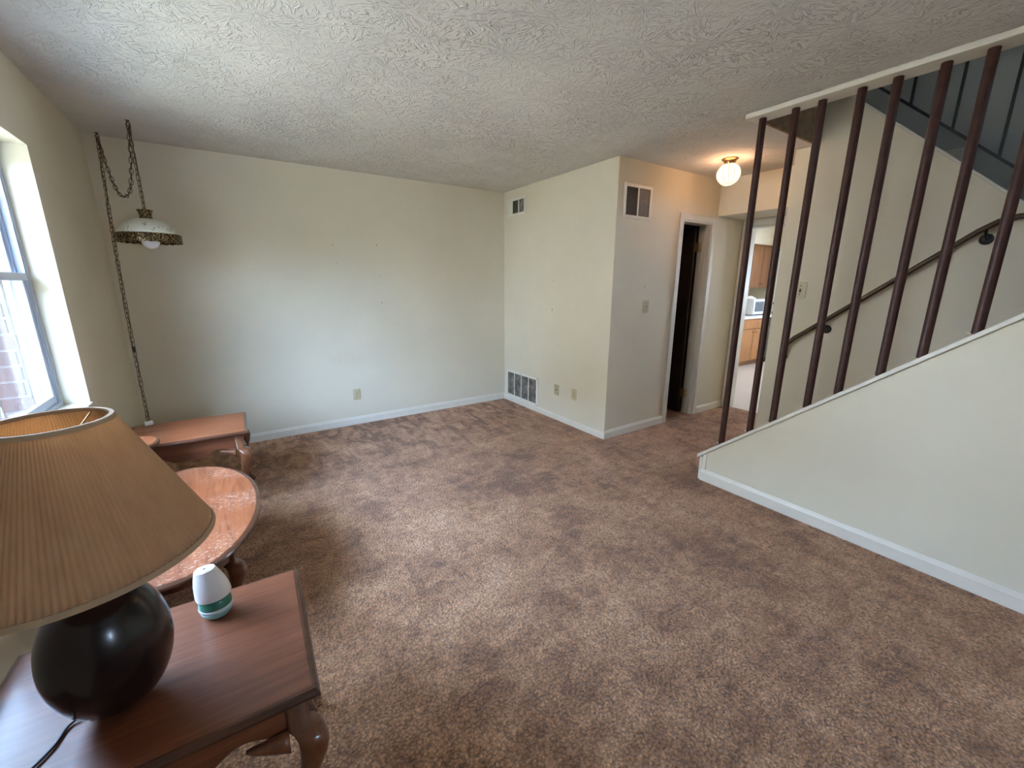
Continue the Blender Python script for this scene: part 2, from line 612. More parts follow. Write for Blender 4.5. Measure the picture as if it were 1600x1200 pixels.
# lampshade: pleated tan fabric, some light passes
mt, nt, b = new_mat('pleated_tan_fabric')
g = N(nt)
f = g.noise(g.coord(scale=(1, 1, 0.15)), 55, 4, 0.6)
g.link(g.ramp(f, [(0.3, (0.66, 0.41, 0.225)), (0.7, (0.77, 0.50, 0.290))]), b.inputs['Base Color'])
b.inputs['Roughness'].default_value = 0.85
b.inputs['Specular IOR Level'].default_value = 0.1
b.inputs['Sheen Weight'].default_value = 0.2
tl = g.node('ShaderNodeBsdfTranslucent')
tl.inputs[0].default_value = (0.66, 0.44, 0.24, 1)
ms = g.node('ShaderNodeMixShader')
ms.inputs[0].default_value = 0.42
g.link(b.outputs[0], ms.inputs[1])
g.link(tl.outputs[0], ms.inputs[2])
g.link(ms.outputs[0], nt.nodes['Material Output'].inputs[0])
M['shade'] = mt
M['shade_trim'] = plain('tan_ribbon_trim', (0.42, 0.29, 0.175), 0.8, noise=0.08)

# pendant dome: cream glass-like enamel with faint grey-brown leaf sprays
mt, nt, b = new_mat('cream_dome_with_leaf_print')
g = N(nt)
v = g.coord()
leaf = g.gray(g.noise(v, 26, 3, 0.6, 1.5), 0.56, 0.62)
zone = g.gray(g.noise(v, 8, 2), 0.48, 0.56)
c = g.mix(g.math('MULTIPLY', g.math('MULTIPLY', leaf, zone), 0.75), (0.66, 0.65, 0.54), (0.22, 0.21, 0.16))
g.link(c, b.inputs['Base Color'])
b.inputs['Roughness'].default_value = 0.3
M['dome'] = mt
# pierced brass band
mt, nt, b = new_mat('filigree_brass')
g = N(nt)
vo = g.node('ShaderNodeTexVoronoi')
vo.inputs['Scale'].default_value = 95
g.link(g.coord(), vo.inputs['Vector'])
k = g.gray(vo.outputs['Distance'], 0.25, 0.55)
g.link(g.mix(k, (0.42, 0.29, 0.13), (0.06, 0.038, 0.018)), b.inputs['Base Color'])
b.inputs['Metallic'].default_value = 0.85
b.inputs['Roughness'].default_value = 0.35
g.bump(k, b, 0.9, 0.004)
M['filigree'] = mt

# ================================================================ layout numbers (metres)
XW, YA, XB, YC, XS, XD = -0.6975, 4.333, 2.79, 2.60, 2.79, 3.81
H = 2.44
XH, XK = 4.27, 4.78
KX1, KY0, KY1 = 8.60, 1.0, 4.40
UP = 4.6


def holed(name, axis, pos, u0, u1, z0, z1, holes, mat, label):
    """wall slab between pos[0] and pos[1] along axis; u = other horizontal axis; rectangular holes (u0,u1,z0,z1)"""
    us = sorted({u0, u1, *[h[0] for h in holes], *[h[1] for h in holes]})
    zs = sorted({z0, z1, *[h[2] for h in holes], *[h[3] for h in holes]})
    us = [u for u in us if u0 <= u <= u1]
    zs = [z for z in zs if z0 <= z <= z1]

    def solid(i, j):
        if i < 0 or j < 0 or i >= len(us) - 1 or j >= len(zs) - 1:
            return False
        cu, cz = (us[i] + us[i + 1]) / 2, (zs[j] + zs[j + 1]) / 2
        return not any(h[0] < cu < h[1] and h[2] < cz < h[3] for h in holes)

    mb = MB()
    P = (lambda a, u, z: (a, u, z)) if axis == 'x' else (lambda a, u, z: (u, a, z))

    def quad(*pts):
        b0 = len(mb.v)
        mb.v += pts
        mb.f.append((b0, b0 + 1, b0 + 2, b0 + 3))
    a0, a1 = pos
    for i in range(len(us) - 1):
        for j in range(len(zs) - 1):
            if not solid(i, j):
                continue
            ua, ub, za, zb = us[i], us[i + 1], zs[j], zs[j + 1]
            for a in (a0, a1):
                quad(P(a, ua, za), P(a, ub, za), P(a, ub, zb), P(a, ua, zb))
            if not solid(i - 1, j):
                quad(P(a0, ua, za), P(a1, ua, za), P(a1, ua, zb), P(a0, ua, zb))
            if not solid(i + 1, j):
                quad(P(a0, ub, za), P(a1, ub, za), P(a1, ub, zb), P(a0, ub, zb))
            if not solid(i, j - 1):
                quad(P(a0, ua, za), P(a1, ua, za), P(a1, ub, za), P(a0, ub, za))
            if not solid(i, j + 1):
                quad(P(a0, ua, zb), P(a1, ua, zb), P(a1, ub, zb), P(a0, ub, zb))
    me = bpy.data.meshes.new(name)
    me.from_pydata(mb.v, [], mb.f)
    bm = bmesh.new()
    bm.from_mesh(me)
    bmesh.ops.remove_doubles(bm, verts=bm.verts, dist=1e-5)
    bmesh.ops.recalc_face_normals(bm, faces=bm.faces)
    bm.to_mesh(me)
    bm.free()
    me.materials.append(mat)
    o = bpy.data.objects.new(name, me)
    COL.objects.link(o)
    return struct(o, label)


# ---------------------------------------------------------------- floors and ceilings
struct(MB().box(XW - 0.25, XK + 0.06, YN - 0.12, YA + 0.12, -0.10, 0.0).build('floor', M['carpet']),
       'worn brown carpet across the living room floor')
struct(MB().box(XK + 0.06, KX1 + 0.12, KY0 - 0.12, KY1 + 0.12, -0.10, 0.0).build('floor_kitchen', M['vinyl']),
       'pale speckled kitchen floor beyond the doorway')
c_mb = MB()
c_mb.prism([(XW - 0.25, YN - 0.12), (XS - 0.012, YN - 0.12), (XS - 0.012, 1.60), (XK + 0.12, 1.60), (XK + 0.12, YA + 0.12), (XW - 0.25, YA + 0.12)], 'z', H, H + 0.16)
struct(c_mb.build('ceiling', M['ceiling']), 'off-white ceiling with stomped plaster texture')
struct(MB().box(XK + 0.12, KX1 + 0.12, KY0 - 0.12, KY1 + 0.12, H, H + 0.16).build('ceiling_kitchen', M['trim']), 'white kitchen ceiling beyond the doorway')
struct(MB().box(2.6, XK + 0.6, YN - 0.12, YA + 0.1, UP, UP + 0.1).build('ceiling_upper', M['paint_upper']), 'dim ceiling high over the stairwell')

# ---------------------------------------------------------------- walls
WIN = (1.32, 3.10, 0.79, 2.07)
holed('wall_left', 'x', (XW - 0.20, XW), YN, YA, 0, H, [WIN], M['paint'], 'cream wall holding the bright window')
struct(MB().box(XW - 0.20, XK, YA, YA + 0.12, 0, H).build('wall_far', M['paint_far']), 'long cream far wall behind the swag lamp')
wall_box = struct(MB().box(XB, XB + 0.11, YC + 0.12, YA, 0, H).build('wall_closet_side', M['paint']), 'brightly lit cream side of the closet block with two vents')
DOOR = (3.70, 4.18, 0.0, 2.025)
holed('wall_closet_front', 'y', (YC, YC + 0.12), XB, XK, 0, H, [DOOR], M['paint'], 'shaded cream front of the closet block with the narrow door')
holed('wall_near', 'y', (YN - 0.12, YN), XW - 0.20, XK, 0, H, [(0.90, 1.20, 1.235, 1.715)], M['paint'], 'cream wall with an added window behind the viewer')  # window hole behind the viewer is added to bring in light
# dark room behind the narrow door
holed('wall_closet_lining', 'x', (XK - 0.01, XK), YC + 0.12, YA, 0, H, [], M['closet'], 'inner closet wall coloured dark as if unlit')

# knee wall along the stairs, its top follows the flight
SL = 0.823


def knee_z(y):
    return 0.197 + (1.64 - y) * SL


kw = MB()
yt = 1.64 - (H - 0.04 - 0.197) / SL
kw.prism([(1.605, 0), (1.605, knee_z(1.605) - 0.030), (yt, H - 0.06), (yt, H), (YN, H), (YN, 0)], 'x', XS, XS + 0.115)
knee = struct(kw.build('wall_stair', M['paint']), 'white knee wall rising along the staircase')
# sloped cap, end board, top board of the opening
ca, cb_ = 1.645, yt
cap = MB()
cap.prism([(ca, knee_z(ca)), (cb_, knee_z(cb_)), (cb_, knee_z(cb_) - 0.028), (ca, knee_z(ca) - 0.028)], 'x', XS - 0.016, XS + 0.131)
struct(cap.build('trim_1', M['trim'], bevel=0.004), 'sloped white cap board on the stair knee wall')
struct(MB().box(XS - 0.004, XS + 0.119, 1.605, 1.627, 0, knee_z(1.627) - 0.030).build('trim_2', M['trim'], bevel=0.003), 'short white end board at the low end of the knee wall')
tr2 = MB()
tr2.prism([(1.600, 0.085), (1.600, knee_z(1.60) - 0.032), (1.575, knee_z(1.575) - 0.032), (1.575, 0.085)], 'x', XS - 0.006, XS)
struct(tr2.build('trim_3', M['trim']), 'narrow upright strip beside the end board of the knee wall')
struct(MB().box(XS - 0.012, XS + 0.125, YN, 1.585, H - 0.028, H).build('trim_4', M['trim'], bevel=0.004), 'cream board edging the stair opening in the ceiling')

# stairwell far wall: full height to the sloping top of the second flight
def d_top(y):
    return 1.872 + (y - 0.494) * 0.891


dw = MB()
dw.prism([(YN, 0), (1.735, 0), (1.735, H), (1.60, H), (1.60, d_top(1.60)), (-0.15, d_top(-0.15)), (YN, d_top(-0.15))], 'x', XD, XD + 0.12)
struct(dw.build('wall_stairwell', M['paint']), 'cream stairwell wall carrying the handrail')
dcap = MB()
dcap.prism([(1.60, d_top(1.60)), (-0.15, d_top(-0.15)), (-0.15, d_top(-0.15) + 0.022), (1.60, d_top(1.60) + 0.022)], 'x', XD - 0.012, XD + 0.132)
struct(dcap.build('trim_5', M['jamb'], bevel=0.003), 'tan sloping cap along the top of the stairwell wall')
struct(MB().box(XS + 0.125, XD, 1.580, 1.599, H - 0.002, H + 0.34).build('wall_landing_edge', M['brown']), 'brown carpeted edge of the upper landing')
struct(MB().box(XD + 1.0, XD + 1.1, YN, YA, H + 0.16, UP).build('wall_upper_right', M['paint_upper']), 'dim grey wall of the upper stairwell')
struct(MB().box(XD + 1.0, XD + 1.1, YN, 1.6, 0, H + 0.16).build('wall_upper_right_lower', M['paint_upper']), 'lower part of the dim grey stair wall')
holed('wall_upper_near', 'y', (YN - 0.12, YN), 2.6, XD + 1.1, H, UP, [(3.4, 3.75, 3.3, 3.8)], M['paint_upper'], 'upper stairwell wall with a small added window behind the viewer')  # unseen upper window added to light the stairwell
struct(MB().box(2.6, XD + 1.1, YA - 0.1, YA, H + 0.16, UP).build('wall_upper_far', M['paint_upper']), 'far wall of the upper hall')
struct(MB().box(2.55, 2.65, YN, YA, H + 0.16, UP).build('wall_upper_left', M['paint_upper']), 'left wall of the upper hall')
struct(MB().box(XD, XD + 1.1, YN - 0.12, YN, 0, H).build('wall_near_stairs', M['paint']), 'wall at the foot of the landing')

# stairs (carpeted steps up to a landing)
st = sname('floor_stairs', 'carpeted steps hidden behind the knee wall')
for i in range(6):
    y1 = 1.50 - i * 0.24
    MB().box(XS + 0.115, XD, y1 - 0.24 if i < 5 else YN, y1, 0, 0.2 * (i + 1)).build('step', M['carpet'], st)

# passage to the kitchen: dropped header, side wall, kitchen wall with doorway
struct(MB().box(XH, XK, 1.735, YC, 2.10, H).build('wall_header', M['paint']), 'cream dropped header over the kitchen passage')
struct(MB().box(XD + 0.12, XK, 1.60, 1.735, 0, H).build('wall_passage', M['paint']), 'side wall of the kitchen passage')
holed('wall_kitchen', 'x', (XK, XK + 0.12), KY0, KY1, 0, H, [(1.78, 2.535, 0.0, 2.03)], M['paint'], 'wall with the doorway into the kitchen')
struct(MB().box(XK + 0.12, KX1, KY1, KY1 + 0.12, 0, H).build('wall_kitchen_back', M['paint']), 'kitchen wall behind the cabinets')
holed('wall_kitchen_end', 'x', (KX1, KX1 + 0.12), KY0, KY1, 0, H, [(3.08, 3.96, 0, 2.04), (1.30, 2.30, 1.05, 1.80)], M['paint'], 'kitchen end wall with the white entry door')  # hole beside the door is an unseen window added for kitchen light
holed('wall_kitchen_near', 'y', (KY0 - 0.12, KY0), XK + 0.12, KX1, 0, H, [], M['paint'], 'kitchen side wall out of view')
struct(MB().box(6.2, KX1, 4.05, KY1, 2.115, H).build('wall_kitchen_soffit', M['trim']), 'white soffit above the wall cabinets')
portal('added_kitchen_window_portal', (KX1 + 0.02, 1.80, 1.425), (0, PI / 2, 0), 0.76, 1.01)


# ---------------------------------------------------------------- baseboards
def baseboard(name, axis, pos, out, u0, u1, label, h=0.082, t=0.013):
    """profiled board: 'out' = +1/-1 direction it stands proud"""
    prof = [(0, 0), (out * t, 0), (out * t, h * 0.72), (out * t * 0.55, h * 0.90), (out * t * 0.35, h), (0, h)]
    mb = MB()
    if axis == 'x':
        mb.prism([(pos + p, z) for p, z in prof], 'y', u0, u1)
    else:
        mb.prism([(pos + p, z) for p, z in prof], 'x', u0, u1)
    return struct(mb.build(name, M['trim']), label)


baseboard('baseboard_far', 'y', YA, -1, XW, XB - 0.013, 'white baseboard along the far wall')
baseboard('baseboard_left', 'x', XW, 1, YN, YA - 0.013, 'white baseboard under the window')
baseboard('baseboard_closet_side', 'x', XB, -1, YC, YA, 'white baseboard under the floor-level vent', 0.060)
baseboard('baseboard_closet_front', 'y', YC, -1, XB - 0.012, 3.645, 'white baseboard on the shaded closet front')
baseboard('baseboard_passage', 'y', YC, -1, 4.25, XK - 0.02, 'white baseboard between closet door and kitchen doorway')
baseboard('baseboard_stair', 'x', XS, -1, YN, 1.605, 'white baseboard at the foot of the knee wall', 0.09)
baseboard('baseboard_near', 'y', YN, 1, XW, XS, 'white baseboard behind the viewer')


# ---------------------------------------------------------------- door casings
def casing_y(tn, x0, x1, ztop, y, w, label, out=-0.016):
    r = sname(tn, label)
    prof = lambda a, b: None
    MB().box(x0 - w, x0, y + out, y, 0, ztop + w).build('side_casing', M['jamb'], r, bevel=0.005)
    MB().box(x1, x1 + w, y + out, y, 0, ztop + w).build('side_casing', M['jamb'], r, bevel=0.005)
    MB().box(x0, x1, y + out, y, ztop, ztop + w).build('head_casing', M['jamb'], r, bevel=0.005)
    MB().box(x0 - 0.001, x0 + 0.014, y - 0.004, y + 0.124, 0, ztop).build('jamb', M['jamb'], r)
    MB().box(x1 - 0.014, x1 + 0.001, y - 0.004, y + 0.124, 0, ztop).build('jamb', M['jamb'], r)
    MB().box(x0 + 0.014, x1 - 0.014, y - 0.004, y + 0.124, ztop - 0.014, ztop + 0.001).build('head_jamb', M['jamb'], r)
    MB().box(x1 - 0.026, x1 - 0.014, y + 0.045, y + 0.075, 0, ztop - 0.014).build('door_stop', M['jamb'], r)
    return r


casing_y('trim_6', 3.70, 4.18, 2.025, YC, 0.058, 'white casing around the narrow dark closet doorway')
r = sname('trim_7', 'white casing around the kitchen doorway')
MB().box(XK - 0.016, XK, 2.535, 2.598, 0, 2.09).build('side_casing', M['jamb'], r, bevel=0.004)
MB().box(XK - 0.016, XK, 1.737, 1.78, 0, 2.09).build('side_casing', M['jamb'], r, bevel=0.004)
MB().box(XK - 0.016, XK, 1.78, 2.535, 2.03, 2.09).build('head_casing', M['jamb'], r, bevel=0.004)
MB().box(XK - 0.004, XK + 0.124, 2.521, 2.536, 0, 2.03).build('jamb', M['jamb'], r)
MB().box(XK - 0.004, XK + 0.124, 1.779, 1.794, 0, 2.03).build('jamb', M['jamb'], r)
MB().box(XK - 0.004, XK + 0.124, 1.794, 2.521, 2.016, 2.031).build('head_jamb', M['jamb'], r)

# ---------------------------------------------------------------- narrow closet door, open inward
d1 = sname('door_1', 'dark stained closet door standing open inward')
d1.location = (4.135, YC + 0.125, 0.0)
d1.rotation_euler = (0, 0, math.radians(2))
slab = MB().box(-0.035, 0.0, 0.0, 0.45, 0.012, 2.0).build('slab', M['door_dark'], d1, bevel=0.003)
MB().lathe([(0.012, 0), (0.012, 0.02), (0.026, 0.035), (0.028, 0.05), (0.018, 0.062), (0, 0.064)], 18).build('knob', M['bright_brass'], d1, smooth=True)
kn = bpy.data.objects['knob']
kn.location = (-0.035, 0.39, 0.93)
kn.rotation_euler = (0, -PI / 2, 0)
for z in (0.235, 1.80):
    hg = MB().box(-0.002, 0.024, -0.058, -0.056, z - 0.045, z + 0.045).box(-0.012, -0.002, -0.04, 0.0, z - 0.045, z + 0.045)
    hg.cyl((0.0, -0.006, z - 0.048), (0.0, -0.006, z + 0.048), 0.006, 10)
    hg = hg.build('hinge', M['bright_brass'], d1)

# ---------------------------------------------------------------- window
w1 = sname('window_1', 'white aluminium sash window glowing with daylight')
wy0, wy1, wz0, wz1 = WIN
xo, xi = -0.885, -0.800
MB().box(XW - 0.115, XW + 0.012, wy0, wy1, wz0 - 0.004, wz0 + 0.012).build('sill', M['trim'], w1, bevel=0.004)
fr = MB()
for y in (wy0, wy1 - 0.022):
    fr.box(xo, xi, y, y + 0.022, wz0 + 0.012, wz1)
fr.box(xo, xi, wy0 + 0.022, wy1 - 0.022, wz1 - 0.03, wz1)
fr.box(xo, xi, wy0 + 0.022, wy1 - 0.022, wz0 + 0.012, wz0 + 0.034)
fr.build('frame', M['alu'], w1)
MB().box(xo, xi, 2.17, 2.25, wz0 + 0.034, wz1 - 0.03).build('mullion', M['alu'], w1, bevel=0.003)
for (a, b) in ((wy0 + 0.022, 2.17), (2.25, wy1 - 0.022)):
    # parting strips of the tracks
    for y, s in ((a, 1), (b, -1)):
        for x in (-0.808, -0.838, -0.868):
            ya, yb = sorted((y, y + s * 0.012))
            MB().box(x - 0.004, x + 0.004, ya, yb, wz0 + 0.034, wz1 - 0.03).build('track', M['alu'], w1)
    zm = 1.462
    # lower sash (room side)
    ls = MB()
    x0, x1 = -0.834, -0.812
    ls.box(x0, x1, a + 0.012, a + 0.040, wz0 + 0.036, zm + 0.018)
    ls.box(x0, x1, b - 0.040, b - 0.012, wz0 + 0.036, zm + 0.018)
    ls.box(x0, x1, a + 0.040, b - 0.040, wz0 + 0.036, wz0 + 0.075)
    lo = ls.build('lower_sash', M['alu'], w1, bevel=0.003)
    MB().box(x0 - 0.004, x1 + 0.010, a + 0.013, b - 0.013, zm - 0.018, zm + 0.019).build('meeting_rail', M['alu'], lo, bevel=0.003)
    MB().box(-0.825, -0.821, a + 0.040, b - 0.040, wz0 + 0.075, zm - 0.018).build('pane', M['glass'], lo)
    us = MB()
    x0, x1 = -0.864, -0.842
    us.box(x0, x1, a + 0.012, a + 0.036, zm - 0.018, wz1 - 0.032)
    us.box(x0, x1, b - 0.036, b - 0.012, zm - 0.018, wz1 - 0.032)
    us.box(x0, x1, a + 0.036, b - 0.036, wz1 - 0.062, wz1 - 0.032)
    us.box(x0, x1, a + 0.036, b - 0.036, zm - 0.018, zm + 0.016)
    uo = us.build('upper_sash', M['alu'], w1, bevel=0.003)
    MB().box(-0.855, -0.851, a + 0.036, b - 0.036, zm + 0.016, wz1 - 0.062).build('pane', M['glass'], uo)

# brick veneer outside: the brick return seen through the glass
bw = sname('wall_brick_veneer', 'pinkish brick return outside the window')
MB().box(XW - 0.325, XW - 0.215, 3.118, 3.118 + 1.2, -0.35, 2.5).build('mortar_bed', M['mortar'], bw)
MB().box(XW - 0.325, XW - 0.215, YN, 1.305, -0.35, 2.5).build('mortar_bed', M['mortar'], bw)
MB().box(XW - 0.325, XW - 0.215, 1.305, 3.118, -0.35, 0.68).build('mortar_bed', M['mortar'], bw)
bk = None
random.seed(11)
k = 0
for i in range(18):
    z = 0.63 + i * 0.080
    for j in range(4):
        ln = 0.20 if not (j == 0 and i % 2) else 0.095
        y = 3.105 + (j * 0.213 - (0.108 if i % 2 and j else 0))
        if bk is None:
            bk = MB().box(0, 0.118, 0, 1.0, 0, 0.067).build('brick', M['brick'], bw, bevel=0.004)
            o = bk
        else:
            o = inst(bk, 'brick', bw)
        o.location = (XW - 0.338 + random.uniform(-0.012, 0.012), y + random.uniform(-0.004, 0.004), z)
        o.scale = (1, ln, 1)
sill_brick = None
for j in range(23):
    y = 1.31 + j * 0.078
    o = MB().box(0, 0.15, 0, 0.067, 0, 0.09).build('sill_brick', M['brick'], bw, bevel=0.004) if sill_brick is None else inst(sill_brick, 'sill_brick', bw)
    sill_brick = sill_brick or o
    o.location = (XW - 0.355, y, 0.685)
    o.rotation_euler = (0, math.radians(-6), 0)

# garden outside
struct(MB().box(XW - 0.85, XW - 0.2, -3.5, 5.0, 2.56, 2.70).build('ceiling_added_eave', M['trim']), 'unseen white eave soffit added outside above the window')  # unseen overhang added to shade the outside bricks
struct(MB().box(-30, XW - 0.34, -20, 24, -0.45, -0.35).build('floor_lawn', M['soil']), 'dry lawn outside the window')


def shrub(loc, rx, rz, n, label, seed):
    random.seed(seed)
    t = thing('garden_shrub', label, 'shrub', loc)
    fo = MB()
    for _ in range(n):
        u, vv = random.uniform(0, 2 * PI), math.acos(random.uniform(-0.6, 1))
        rr = random.uniform(0.6, 1.0)
        c = Vector((math.cos(u) * math.sin(vv) * rx * rr, math.sin(u) * math.sin(vv) * rx * rr, rz * (0.62 + 0.55 * math.cos(vv) * rr)))
        a, b_ = random.uniform(0, 2 * PI), random.uniform(-0.7, 0.7)
        d = Vector((math.cos(a) * math.cos(b_), math.sin(a) * math.cos(b_), math.sin(b_)))
        s = d.cross(Vector((0, 0, 1))).normalized()
        L, W = random.uniform(0.07, 0.12), random.uniform(0.025, 0.04)
        b0 = len(fo.v)
        fo.v += [tuple(c), tuple(c + d * L * 0.5 + s * W), tuple(c + d * L + Vector((0, 0, -0.02))), tuple(c + d * L * 0.5 - s * W)]
        fo.f.append((b0, b0 + 1, b0 + 2, b0 + 3))
    f_ = fo.build('foliage', M['leaf'], t)
    f_['kind'] = 'stuff'
    sm = MB()
    for q in range(5):
        a = q * 1.26
        sm.tube([(0, 0, 0), (0.3 * rx * math.cos(a), 0.3 * rx * math.sin(a), rz * 0.5), (0.6 * rx * math.cos(a), 0.6 * rx * math.sin(a), rz * 0.95)], [0.02, 0.014, 0.006], 6)
    sm.build('stems', M['bark'], t)
    return t


shrub((-1.95, 4.6, -0.35), 0.55, 0.95, 1500, 'green garden shrub outside beside the brick return', 3)
shrub((-3.6, 7.6, -0.35), 0.9, 1.3, 1500, 'paler green garden shrub farther out on the lawn', 4)
nh = thing('added_house', 'unseen beige sided house added across the lawn to shape daylight', 'house', (-7.0, 5.0, -0.35))  # unseen house added to block sky and bounce sun into the window
M['siding'] = plain('beige_siding', (0.50, 0.44, 0.35), 0.8, noise=0.08, nscale=6)
M['shingle'] = plain('grey_brown_shingle', (0.13, 0.11, 0.09), 0.9, noise=0.25, nscale=20)
MB().box(-7.0, -0.02, -6.5, 0.5, 0, 4.6).build('wall', M['siding'], nh)
for k_ in range(23):
    MB().prism([(-0.02, 0.20 * k_), (0.012, 0.20 * k_), (-0.02, 0.20 * k_ + 0.195)], 'y', -6.5, 0.5).build('siding_board', M['siding'], nh)
MB().prism([(0.4, 4.5), (-3.5, 6.4), (-7.4, 4.5), (-7.4, 4.65), (-3.5, 6.55), (0.4, 4.65)], 'y', -6.8, 0.8).build('roof', M['shingle'], nh)
for yy in (-4.8, -2.2):
    wo = MB().box(-0.02, 0.03, yy - 0.5, yy + 0.5, 1.2, 2.6).build('window', M['trim'], nh)
    MB().box(0.03, 0.034, yy - 0.43, yy + 0.43, 1.27, 2.53).build('pane', M['micro_glass'], wo)
random.seed(9)
hd = thing('added_hedge', 'unseen tall dusky green hedge added to block low sky', 'hedge', (-8.5, -9.0, -0.35))  # unseen hedge added to keep low sky off the upper far wall
M['hedge'] = plain('dusky_hedge_leaf', (0.060, 0.066, 0.045), 0.7, noise=0.4, nscale=3)
rings = []
for k_ in range(25):
    x_ = -6.5 + k_ * 13.0 / 24
    rings.append([(x_, 0.9 * math.cos(PI * q / 11) * random.uniform(0.85, 1.1), (0.0 if q in (0, 11) else 3.9 * math.sin(PI * q / 11) ** 0.35 * random.uniform(0.90, 1.05))) for q in range(12)])
MB().loft(rings).build('hedge_body', M['hedge'], hd)
lf = MB()
for _ in range(4000):
    a = random.uniform(0.0, PI)
    c = Vector((random.uniform(-6.5, 6.5), 0.95 * math.cos(a), 3.95 * max(0.02, math.sin(a)) ** 0.35 * random.uniform(0.1, 1.02)))
    d = Vector((random.uniform(-1, 1), random.uniform(-1, 1), random.uniform(-0.6, 0.8))).normalized()
    sd = d.cross(Vector((0.1, 0, 1))).normalized()
    b0 = len(lf.v)
    lf.v += [tuple(c), tuple(c + d * 0.08 + sd * 0.05), tuple(c + d * 0.17), tuple(c + d * 0.08 - sd * 0.05)]
    lf.f.append((b0, b0 + 1, b0 + 2, b0 + 3))
lf.build('hedge_leaves', M['hedge'], hd)['kind'] = 'stuff'
vn = thing('climbing_vine', 'bare thin vine hanging outside against the bricks', 'vine', (-1.02, 3.03, -0.35))
random.seed(5)
for q in range(3):
    pts = []
    x = -0.03 + q * 0.045
    for s in range(14):
        pts.append((x + 0.02 * math.sin(s * 0.9 + q * 2) - 0.006 * s * (q - 1), 0.012 * math.cos(s * 1.3 + q), s * 0.16))
    MB().tube(pts, 0.0035, 6).build('stem', M['bark'], vn, smooth=True)

# ================================================================ stair poles
tops = [1.512, 1.330, 1.198, 1.022, 0.880, 0.712, 0.568, 0.402, 0.255, 0.105]
ordinal = ['first', 'second', 'third', 'fourth', 'fifth', 'sixth', 'seventh', 'eighth', 'ninth', 'tenth']
for i, y in enumerate(tops):
    zb = knee_z(y) - 0.004
    t = thing('stair_pole', '%s dark maroon stair pole counted from the low end of the knee wall' % ordinal[i], 'pole', (XS + 0.058, y, zb), 0, 'maroon poles from stair cap to ceiling board')
    zt = H - 0.029 - zb
    MB().cyl((0, 0, 0), (0, 0, zt), 0.0205, 20).build('shaft', M['pole'], t, smooth=True)
    MB().lathe([(0.011, 0), (0.013, 0.003), (0.006, 0.008), (0, 0.009)], 10, (0, 0.024, 0.0)).build('nail_head', M['trim'], t, smooth=True)

# ================================================================ handrail on the stairwell wall
hr = thing('stair_handrail', 'bronze-brown handrail climbing the cream stairwell wall', 'handrail', (XD, 1.56, 0.86))
xr = -0.062
A = Vector((xr, -0.03, 0.175))
path = [(-0.008, 0.020, -0.02), (xr * 0.6, 0.020, -0.015), (xr, 0.018, 0.02), (xr, 0.012, 0.06), (xr, -0.005, 0.105), (xr, -0.045, 0.150), (xr, -0.10, 0.192)]
y0_, z0_ = -0.10, 0.192
y1_, z1_ = -0.93, 0.880
for k in range(1, 9):
    path.append((xr, y0_ + (y1_ - y0_) * k / 8, z0_ + (z1_ - z0_) * k / 8))
path += [(xr, -1.00, 0.925), (xr, -1.07, 0.945), (xr, -1.15, 0.948), (xr, -1.45, 0.948)]
MB().tube(path, 0.0165, 12).build('rail', M['bronze_rail'], hr, smooth='all')
for yb in (-0.235, -0.96):
    k = (yb - y0_) / (y1_ - y0_)
    zr = z0_ + (z1_ - z0_) * k
    b_ = MB()
    b_.lathe([(0.032, 0), (0.032, 0.006), (0.022, 0.013), (0.0, 0.014)], 18)
    br = b_.build('bracket', M['iron'], hr, smooth=True)
    br.location = (0, yb, zr - 0.07)
    br.rotation_euler = (0, -PI / 2, 0)
    MB().tube([(0, 0, 0.008), (0.010, 0, 0.045), (0.04, 0, 0.060), (0.060, 0, 0.0625)], 0.008, 8).build('arm', M['iron'], br, smooth='all')

# ================================================================ iron railing over the stairwell wall
ir = thing('iron_railing', 'black iron railing sloping above the stairwell wall', 'railing', (XD + 0.06, 0.5, d_top(0.5)))
pts = lambda off: [(0, y - 0.5, d_top(y) - d_top(0.5) + off) for y in (-0.13, 1.58)]


def bar(p0, p1, w, name, par):
    mb = MB()
    p0, p1 = Vector(p0), Vector(p1)
    mb.prism([(p0.y, p0.z - w), (p1.y, p1.z - w), (p1.y, p1.z + w), (p0.y, p0.z + w)], 'x', -w, w)
    return mb.build(name, M['iron'], par)


a, b = pts(0.150)
bar(a, b, 0.010, 'bottom_rail', ir)
a, b = pts(0.80)
bar(a, b, 0.014, 'top_rail', ir)
yy = 1.45
while yy > -0.1:
    z0 = d_top(yy) - d_top(0.5)
    MB().box(-0.007, 0.007, yy - 0.507, yy - 0.493, z0 + 0.150, z0 + 0.80).build('baluster', M['iron'], ir)
    yy -= 0.115
for yy in (-0.12, 1.57):
    z0 = d_top(yy) - d_top(0.5)
    MB().box(-0.012, 0.012, yy - 0.512, yy - 0.488, z0 + 0.018, z0 + 0.82).build('post', M['iron'], ir)

# ================================================================ wall vents
def on_x(o, y, z):  # object built facing -Y in its own frame, hung on wall B (faces -X)
    o.location = (XB, y, z)
    o.rotation_euler = (0, 0, -PI / 2)
    return o


# local frame: x to the right, y into the wall (front at negative y), z up
def vent_frame(par, w, h, rim, d=0.010, name='frame'):
    mb = MB()
    mb.box(-w / 2, w / 2, -d, 0, h / 2 - rim, h / 2)
    mb.box(-w / 2, w / 2, -d, 0, -h / 2, -h / 2 + rim)
    mb.box(-w / 2, -w / 2 + rim, -d, 0, -h / 2 + rim, h / 2 - rim)
    mb.box(w / 2 - rim, w / 2, -d, 0, -h / 2 + rim, h / 2 - rim)
    return mb.build(name, M['vent'], par, bevel=0.002)


